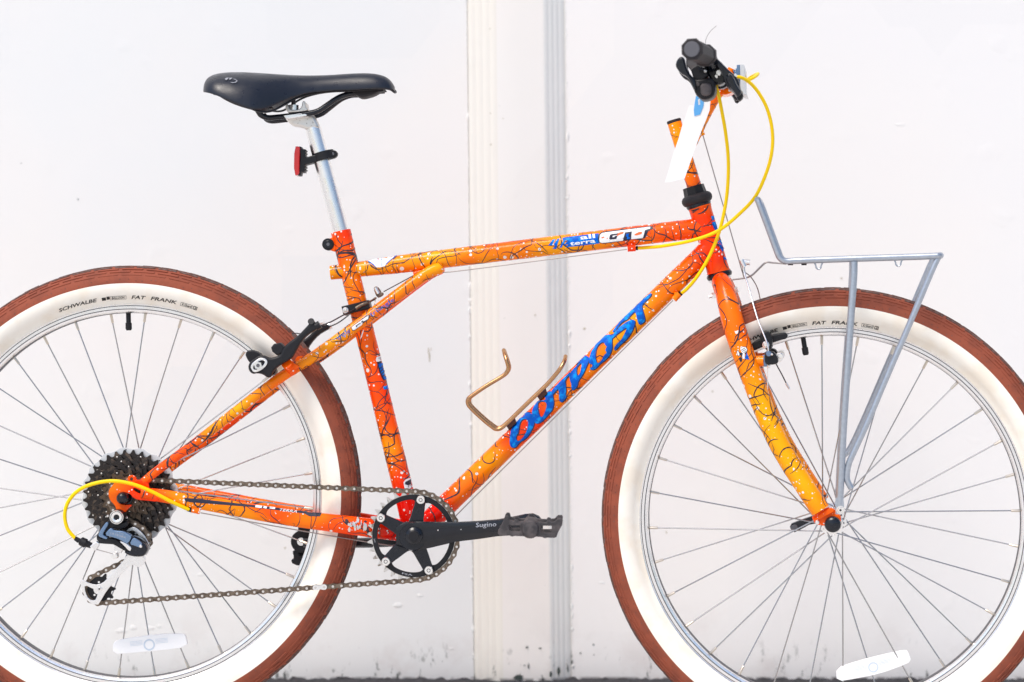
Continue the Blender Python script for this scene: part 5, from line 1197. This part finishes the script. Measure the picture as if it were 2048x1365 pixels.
sad = grp('saddle', label='black vinyl saddle')
def roll(p):          # the saddle is fixed with its far wing a little high
    q_ = p.dot(NB); return p + Vector((0, 0, max(0.0, q_) * .22))
C1 = lambda x, y: (380 + x / 3.593, 120 + y / 3.593)
sta = [(126, 190, 226, .030), (138, 155, 236, .046), (170, 126, 243, .060), (230, 108, 258, .069), (310, 101, 292, .074), (390, 100, 326, .076), (470, 103, 362, .0755), (530, 106, 374, .072), (590, 109, 366, .064), (650, 112, 338, .053), (720, 116, 296, .042), (800, 119, 262, .034), (900, 119, 238, .029), (1000, 116, 226, .0265), (1100, 108, 223, .0255), (1200, 101, 220, .0255), (1300, 100, 212, .026), (1370, 110, 206, .0255), (1420, 130, 208, .023), (1450, 158, 214, .019), (1468, 188, 228, .013), (1474, 205, 233, .005)]
NP = 15; rings = []; mb = MB()
for x, yt, yb, hw in sta:
    pt_ = W(*C1(x, yt), 0); ps = W(*C1(x, yb), -hw); X_ = W(*C1(x, (yt + yb) / 2), 0).x; h = pt_.z - ps.z; ring = []
    for i in range(-NP, NP + 1):
        t = i / NP; a = abs(t) * PI / 2; lx = hw * math.sin(a) ** .82; zz = pt_.z - h * (1 - math.cos(a) ** 1.05 if abs(t) < 1 else 1)
        zz -= 0; ring.append(Vector((X_, 0, zz)) + NB * lx * (1 if t >= 0 else -1))
    under = []
    for t in (.86, .5, 0, -.5, -.86): under.append(Vector((X_, 0, ps.z + min(.012, h * .3) + (.006 if abs(t) < .8 else -.008 * (abs(t) > .8)))) + NB * hw * t)
    rings.append([roll(p) for p in ring + under])
n_ = len(rings[0]); vs = [p for r in rings for p in r]
mb.add(vs, [[i * n_ + k, i * n_ + (k + 1) % n_, (i + 1) * n_ + (k + 1) % n_, (i + 1) * n_ + k] for i in range(len(rings) - 1) for k in range(n_)] + [list(range(n_)), [(len(rings) - 1) * n_ + k for k in range(n_)]])
cov = mb.obj('cover', M['vinyl'], sad, None, 50)
md = cov.modifiers.new('s', 'SUBSURF'); md.levels = 1; md.render_levels = 2
# seam piping round the lower edge
for s in (1, -1):
    P_ = [W(*C1(x, yb + 1), -hw * .985) for x, yt, yb, hw in sta[2:]]
    P_ = P_ if s > 0 else [roll(mirB(p)) for p in P_]
    wire('piping', P_, .0016, M['black'], sad, 3)
mb = MB(); Pn = [C1(*p) for p in ((1150, 225), (1215, 268), (1250, 270), (1320, 250), (1360, 225), (1420, 212), (1300, 205))]; plate_mb(mb, [chaikin(Pn, 1)], -.016, .016, bevel=.003)
mb.obj('nose_base', M['grip'], sad)
mb = MB(); Pn = [C1(*p) for p in ((180, 245), (260, 295), (340, 330), (450, 362), (520, 372), (560, 340), (400, 280), (240, 235))]; plate_mb(mb, [chaikin(Pn, 1)], -.045, .040, bevel=.003); mb.v = [tuple(roll(Vector(v))) for v in mb.v]; mb.obj('base', M['grip'], sad)
for s in (1, -1):
    P_ = [W(*C1(x, y), l) for x, y, l in ((485, 362, -.034), (510, 398, -.030), (560, 416, -.024), (640, 411, -.022), (740, 400, -.022), (850, 386, -.022), (920, 368, -.021), (980, 330, -.018), (1040, 288, -.015), (1090, 262, -.012), (1150, 245, -.010), (1220, 242, -.009))]
    wire('rail', P_ if s > 0 else [mirB(p) for p in P_], .0040, M['gloss'], sad, 5, 14)
bpy.context.view_layer.update()
tr = bvh([cov]); mb = MB()
dpoly(mb, [[C1(*p) for p in ((290, 165), (318, 166), (335, 158), (330, 150), (308, 142), (325, 143), (342, 156), (330, 168), (305, 171))]], tr, .0012); dpoly(mb, [[C1(*p) for p in ((250, 142), (262, 134), (280, 133), (272, 142), (262, 152))]], tr, .0012); dpoly(mb, [[C1(*p) for p in ((282, 135), (305, 134), (300, 139), (285, 150))]], tr, .0012)
mb.obj('logo', M['logo'], sad)

tl = grp('tail_light', label='small red tail light clamped to the seatpost')
mb = MB(); plate_mb(mb, [chaikin([C1(*p) for p in ((748, 622), (785, 620), (790, 640), (785, 760), (785, 828), (745, 830))], 1)], -.016, .016, bevel=.0015); mb.obj('lens', M['red'], tl)
mb = MB(); plate_mb(mb, [[C1(*p) for p in ((783, 620), (800, 625), (805, 640), (828, 642), (828, 690), (838, 700), (858, 692), (905, 680), (960, 668), (975, 690), (900, 735), (835, 752), (825, 760), (825, 808), (800, 808), (795, 830), (775, 832), (790, 700))]], -.012, .012, bevel=.0015)
for k in range(8): y = 645 + k * 20; plate_mb(mb, [[C1(826, y), C1(832, y), C1(832, y + 9), C1(826, y + 9)]], -.012, .012, bevel=.0003)
mb.obj('housing', M['black'], tl)
mb = MB(); P_ = []
o_, d_ = C1(935, 700), None
cpx = W(647.5, 313, 0); axn = (W(626, 256) - W(682.5, 466)).normalized(); ex_ = axn.cross(NB).normalized()
for k in range(40): a = 2 * PI * k / 40; P_.append(cpx + ex_ * .0138 * math.cos(a) + NB * .0138 * math.sin(a))
band = []
for p in P_: band += [p + axn * .0062, p - axn * .0062, p - axn * .0062 + (p - cpx).normalized() * .0022, p + axn * .0062 + (p - cpx).normalized() * .0022]
mb.add(band, [[k * 4 + j, k * 4 + (j + 1) % 4, ((k + 1) % 40) * 4 + (j + 1) % 4, ((k + 1) % 40) * 4 + j] for k in range(40) for j in range(4)])
plate_mb(mb, [chaikin([C1(*p) for p in ((975, 662), (1010, 648), (1045, 650), (1062, 670), (1055, 695), (1030, 710), (985, 715))], 1)], -.006, .006, bevel=.0015)
disc(mb, *C1(1024, 676), -.0075, .0075, .0045); mb.obj('clamp', M['black'], tl)
mb = MB(); disc(mb, *C1(1024, 676), -.0082, -.0070, .0026); mb.obj('screw', M['endcap'], tl)

# ------------------------------------------------------------------ bottle cage
bc = grp('bottle_cage', label='bronze wire bottle cage')
Bc = lambda x, y: (900 + x / 3.792, 560 + y / 3.792)
path_ = ((408, 537), (416, 570), (430, 615), (442, 665), (430, 700), (395, 733), (270, 808), (165, 880), (138, 905), (136, 940), (160, 975), (250, 1060), (325, 1120), (350, 1133), (378, 1130), (410, 1108), (480, 1042), (600, 925), (730, 800), (805, 715), (845, 660), (868, 615), (876, 583))
for s in (1, -1):
    P_ = [W(*Bc(x, y), -.026 + (.016 if i in (0, len(path_) - 1) else 0) + (.006 if i in (1, len(path_) - 2) else 0)) for i, (x, y) in enumerate(path_)]
    wire('wire', P_ if s > 0 else [mirB(p) for p in P_], .0030, M['bronze'], bc, 4, 14)
for x, y in ((408, 537), (876, 583)):
    mb = MB(); sweep(mb, [W(*Bc(x, y), -.011), W(*Bc(x, y - 3), 0), mirB(W(*Bc(x, y), -.011))], .0030, 12); mb.obj('wire', M['bronze'], bc)
for (x, y) in ((455, 1085), (690, 862)):
    c = Bc(x, y); q3 = [Bc(x + a, y + b) for a, b in ((-42, 2), (28, -52), (48, 0), (-10, 52))]
    mb = MB(); plate_mb(mb, [q3], -.012, .012, bevel=.0006)
    for k in range(9):
        t = k / 8; p0 = (q3[0][0] + (q3[1][0] - q3[0][0]) * t, q3[0][1] + (q3[1][1] - q3[0][1]) * t); sweep(mb, [W(p0[0], p0[1], -.0125), W(p0[0] + 3.5, p0[1] + 3.5, -.0125)], .0006, 5)
    mb.obj('mount', M['brown'], bc)

# ------------------------------------------------------------------ front rack
rk = grp('front_rack', label='galvanised tube front rack')
C4 = lambda x, y: (1440 + x / 3.4125, 360 + y / 3.4125)
rail = [(1515.5, 400, -.058), (1521, 414, -.060), (1540, 465, -.060), (1554, 503, -.060), (1560, 516, -.060), (1572, 522.5, -.060), (1600, 521.5, -.060), (1700, 518, -.060), (1800, 514.8, -.060), (1868, 512.5, -.060), (1877, 511.5, -.059), (1881, 511, -.054)]
RP = wires(rail, F)
for s in (1, -1): wire('rail', RP if s > 0 else [mirF(p) for p in RP], .0046, M['galv'], rk, 4, 16)
def cross(px, py, l, r, nm='crossbar'):
    p = F(px, py, l); mb = MB(); sweep(mb, [p, mirF(p)], r, 14); return mb.obj(nm, M['galv'], rk)
cross(1515.5, 400, -.058, .0046); cross(1881, 511.5, -.054, .0046)
for x in (1620, 1685, 1745, 1810): cross(x, 520 - (x - 1600) * .035, -.058, .0030)
leg1 = wires([(1708, 524, -.060), (1707, 560, -.062), (1700, 660, -.066), (1693, 760, -.070), (1686.5, 860, -.073), (1682, 950, -.074), (1679, 1012, -.074)], F)
leg2 = wires([(1876, 516, -.058), (1862, 546, -.060), (1818, 651, -.064), (1771, 760, -.068), (1735, 845, -.071), (1704, 912, -.073)], F)
for s in (1, -1):
    g = (lambda p: p) if s > 0 else mirF
    wire('leg', [g(p) for p in leg1], [.0054] * 0 or .0053, M['galv'], rk, 3, 16)
    l2 = leg2 + (wires([(1697, 930, -.073), (1694, 948, -.073), (1695, 962, -.073), (1703, 977, -.073)], F) if s > 0 else wires([(1688, 930, -.073)], F))
    wire('brace', [g(p) for p in l2], .0044, M['galv'], rk, 3, 16)
    mb = MB(); plate_mb(mb, [chaikin(cr(1520, 880, 6.204)((940, 740), (965, 700), (1020, 700), (1040, 760), (1045, 870), (1030, 920), (990, 935), (950, 910), (945, 860), (925, 800)), 1)], -.078, -.074, F, .0006)
    if s < 0: mb.v = [tuple(mirF(Vector(v))) for v in mb.v]
    mb.obj('foot', M['galv'], rk)
    mb = MB(); c = F(1681, 1021, -.0825); lathe(mb, c, NF, [(0, .0042), (.0008, .0048), (.004, .0048)], 6, close=True); lathe(mb, c, NF, [(.003, .0060), (.004, .0060)], 20, close=True); lathe(mb, c, NF, [(-.0002, .0001), (-.0002, .0018)], 6, 1)
    if s < 0: mb.v = [tuple(mirF(Vector(v))) for v in mb.v]
    mb.obj('foot_bolt', [M['chrome'], M['darkwire']], rk)
for x, y in ((1637, 533), (1796.5, 527)):
    P_ = wires([(x - 10, y - 9), (x - 6, y - 3), (x - 4.5, y + 3), (x, y + 6), (x + 4.5, y + 3), (x + 6, y - 3), (x + 10, y - 9)], F, -.060); wire('lashing_loop', P_, .0011, M['galv'], rk)
mb = MB()
for x in (1581, 1608): sweep(mb, wires([(x, 524, -.05), (x, 531, -.05)], F), .0038, 12)
mb.obj('rubber_foot', M['grip'], rk)
for s in (1, -1):
    P_ = wires([(1572, 528, -.02), (1545, 526, -.02), (1531, 525.6, -.02), (1519, 536, -.018), (1504.5, 550, -.014), (1492, 556, -.010), (1465, 560, -.006)], F); wire('stay', P_ if s > 0 else [mirF(p) for p in P_], .0012, M['wire'], rk)

# ------------------------------------------------------------------ paper tag (hangs from the stem: its own thing)
tag = bpy.data.objects.new('paper_tag', None); COL.objects.link(tag); tag.location = F(1405, 200, -.05)
tag['label'] = 'blank white card tag with blue punched end hanging below the handlebar grip'; tag['category'] = 'tag'
TI = Matrix.Translation(-Vector(tag.location))
def tp(name, loops, l0, l1, m):
    mb = MB(); plate_mb(mb, loops, l0, l1, F, .0001); o = mb.obj(name, m, None); o.parent = tag; o.matrix_parent_inverse = TI; return o
Hz = cr(1280, 40, 3.59)
tp('card', [Hz((405, 560), (450, 560), (508, 560), (500, 650), (470, 730), (440, 800), (380, 970), (320, 1140), (270, 1152), (225, 1163), (178, 1168), (210, 1070), (240, 960), (275, 860), (300, 770), (355, 612), (385, 618))], -.0500, -.0496, M['paper'])
tp('punched_end', [Hz((402, 545), (460, 580), (455, 620), (432, 680), (390, 692), (386, 650), (392, 600)), Hz((415, 568), (432, 568), (432, 610), (418, 612))], -.0508, -.0502, M['tagblue'])
wb = wire('string', wires([(1397, 203, -.052), (1404, 190, -.045), (1420, 178, -.02), (1440, 172, -.012)], F), .0005, M['white'], None); wb.parent = tag; wb.matrix_parent_inverse = TI
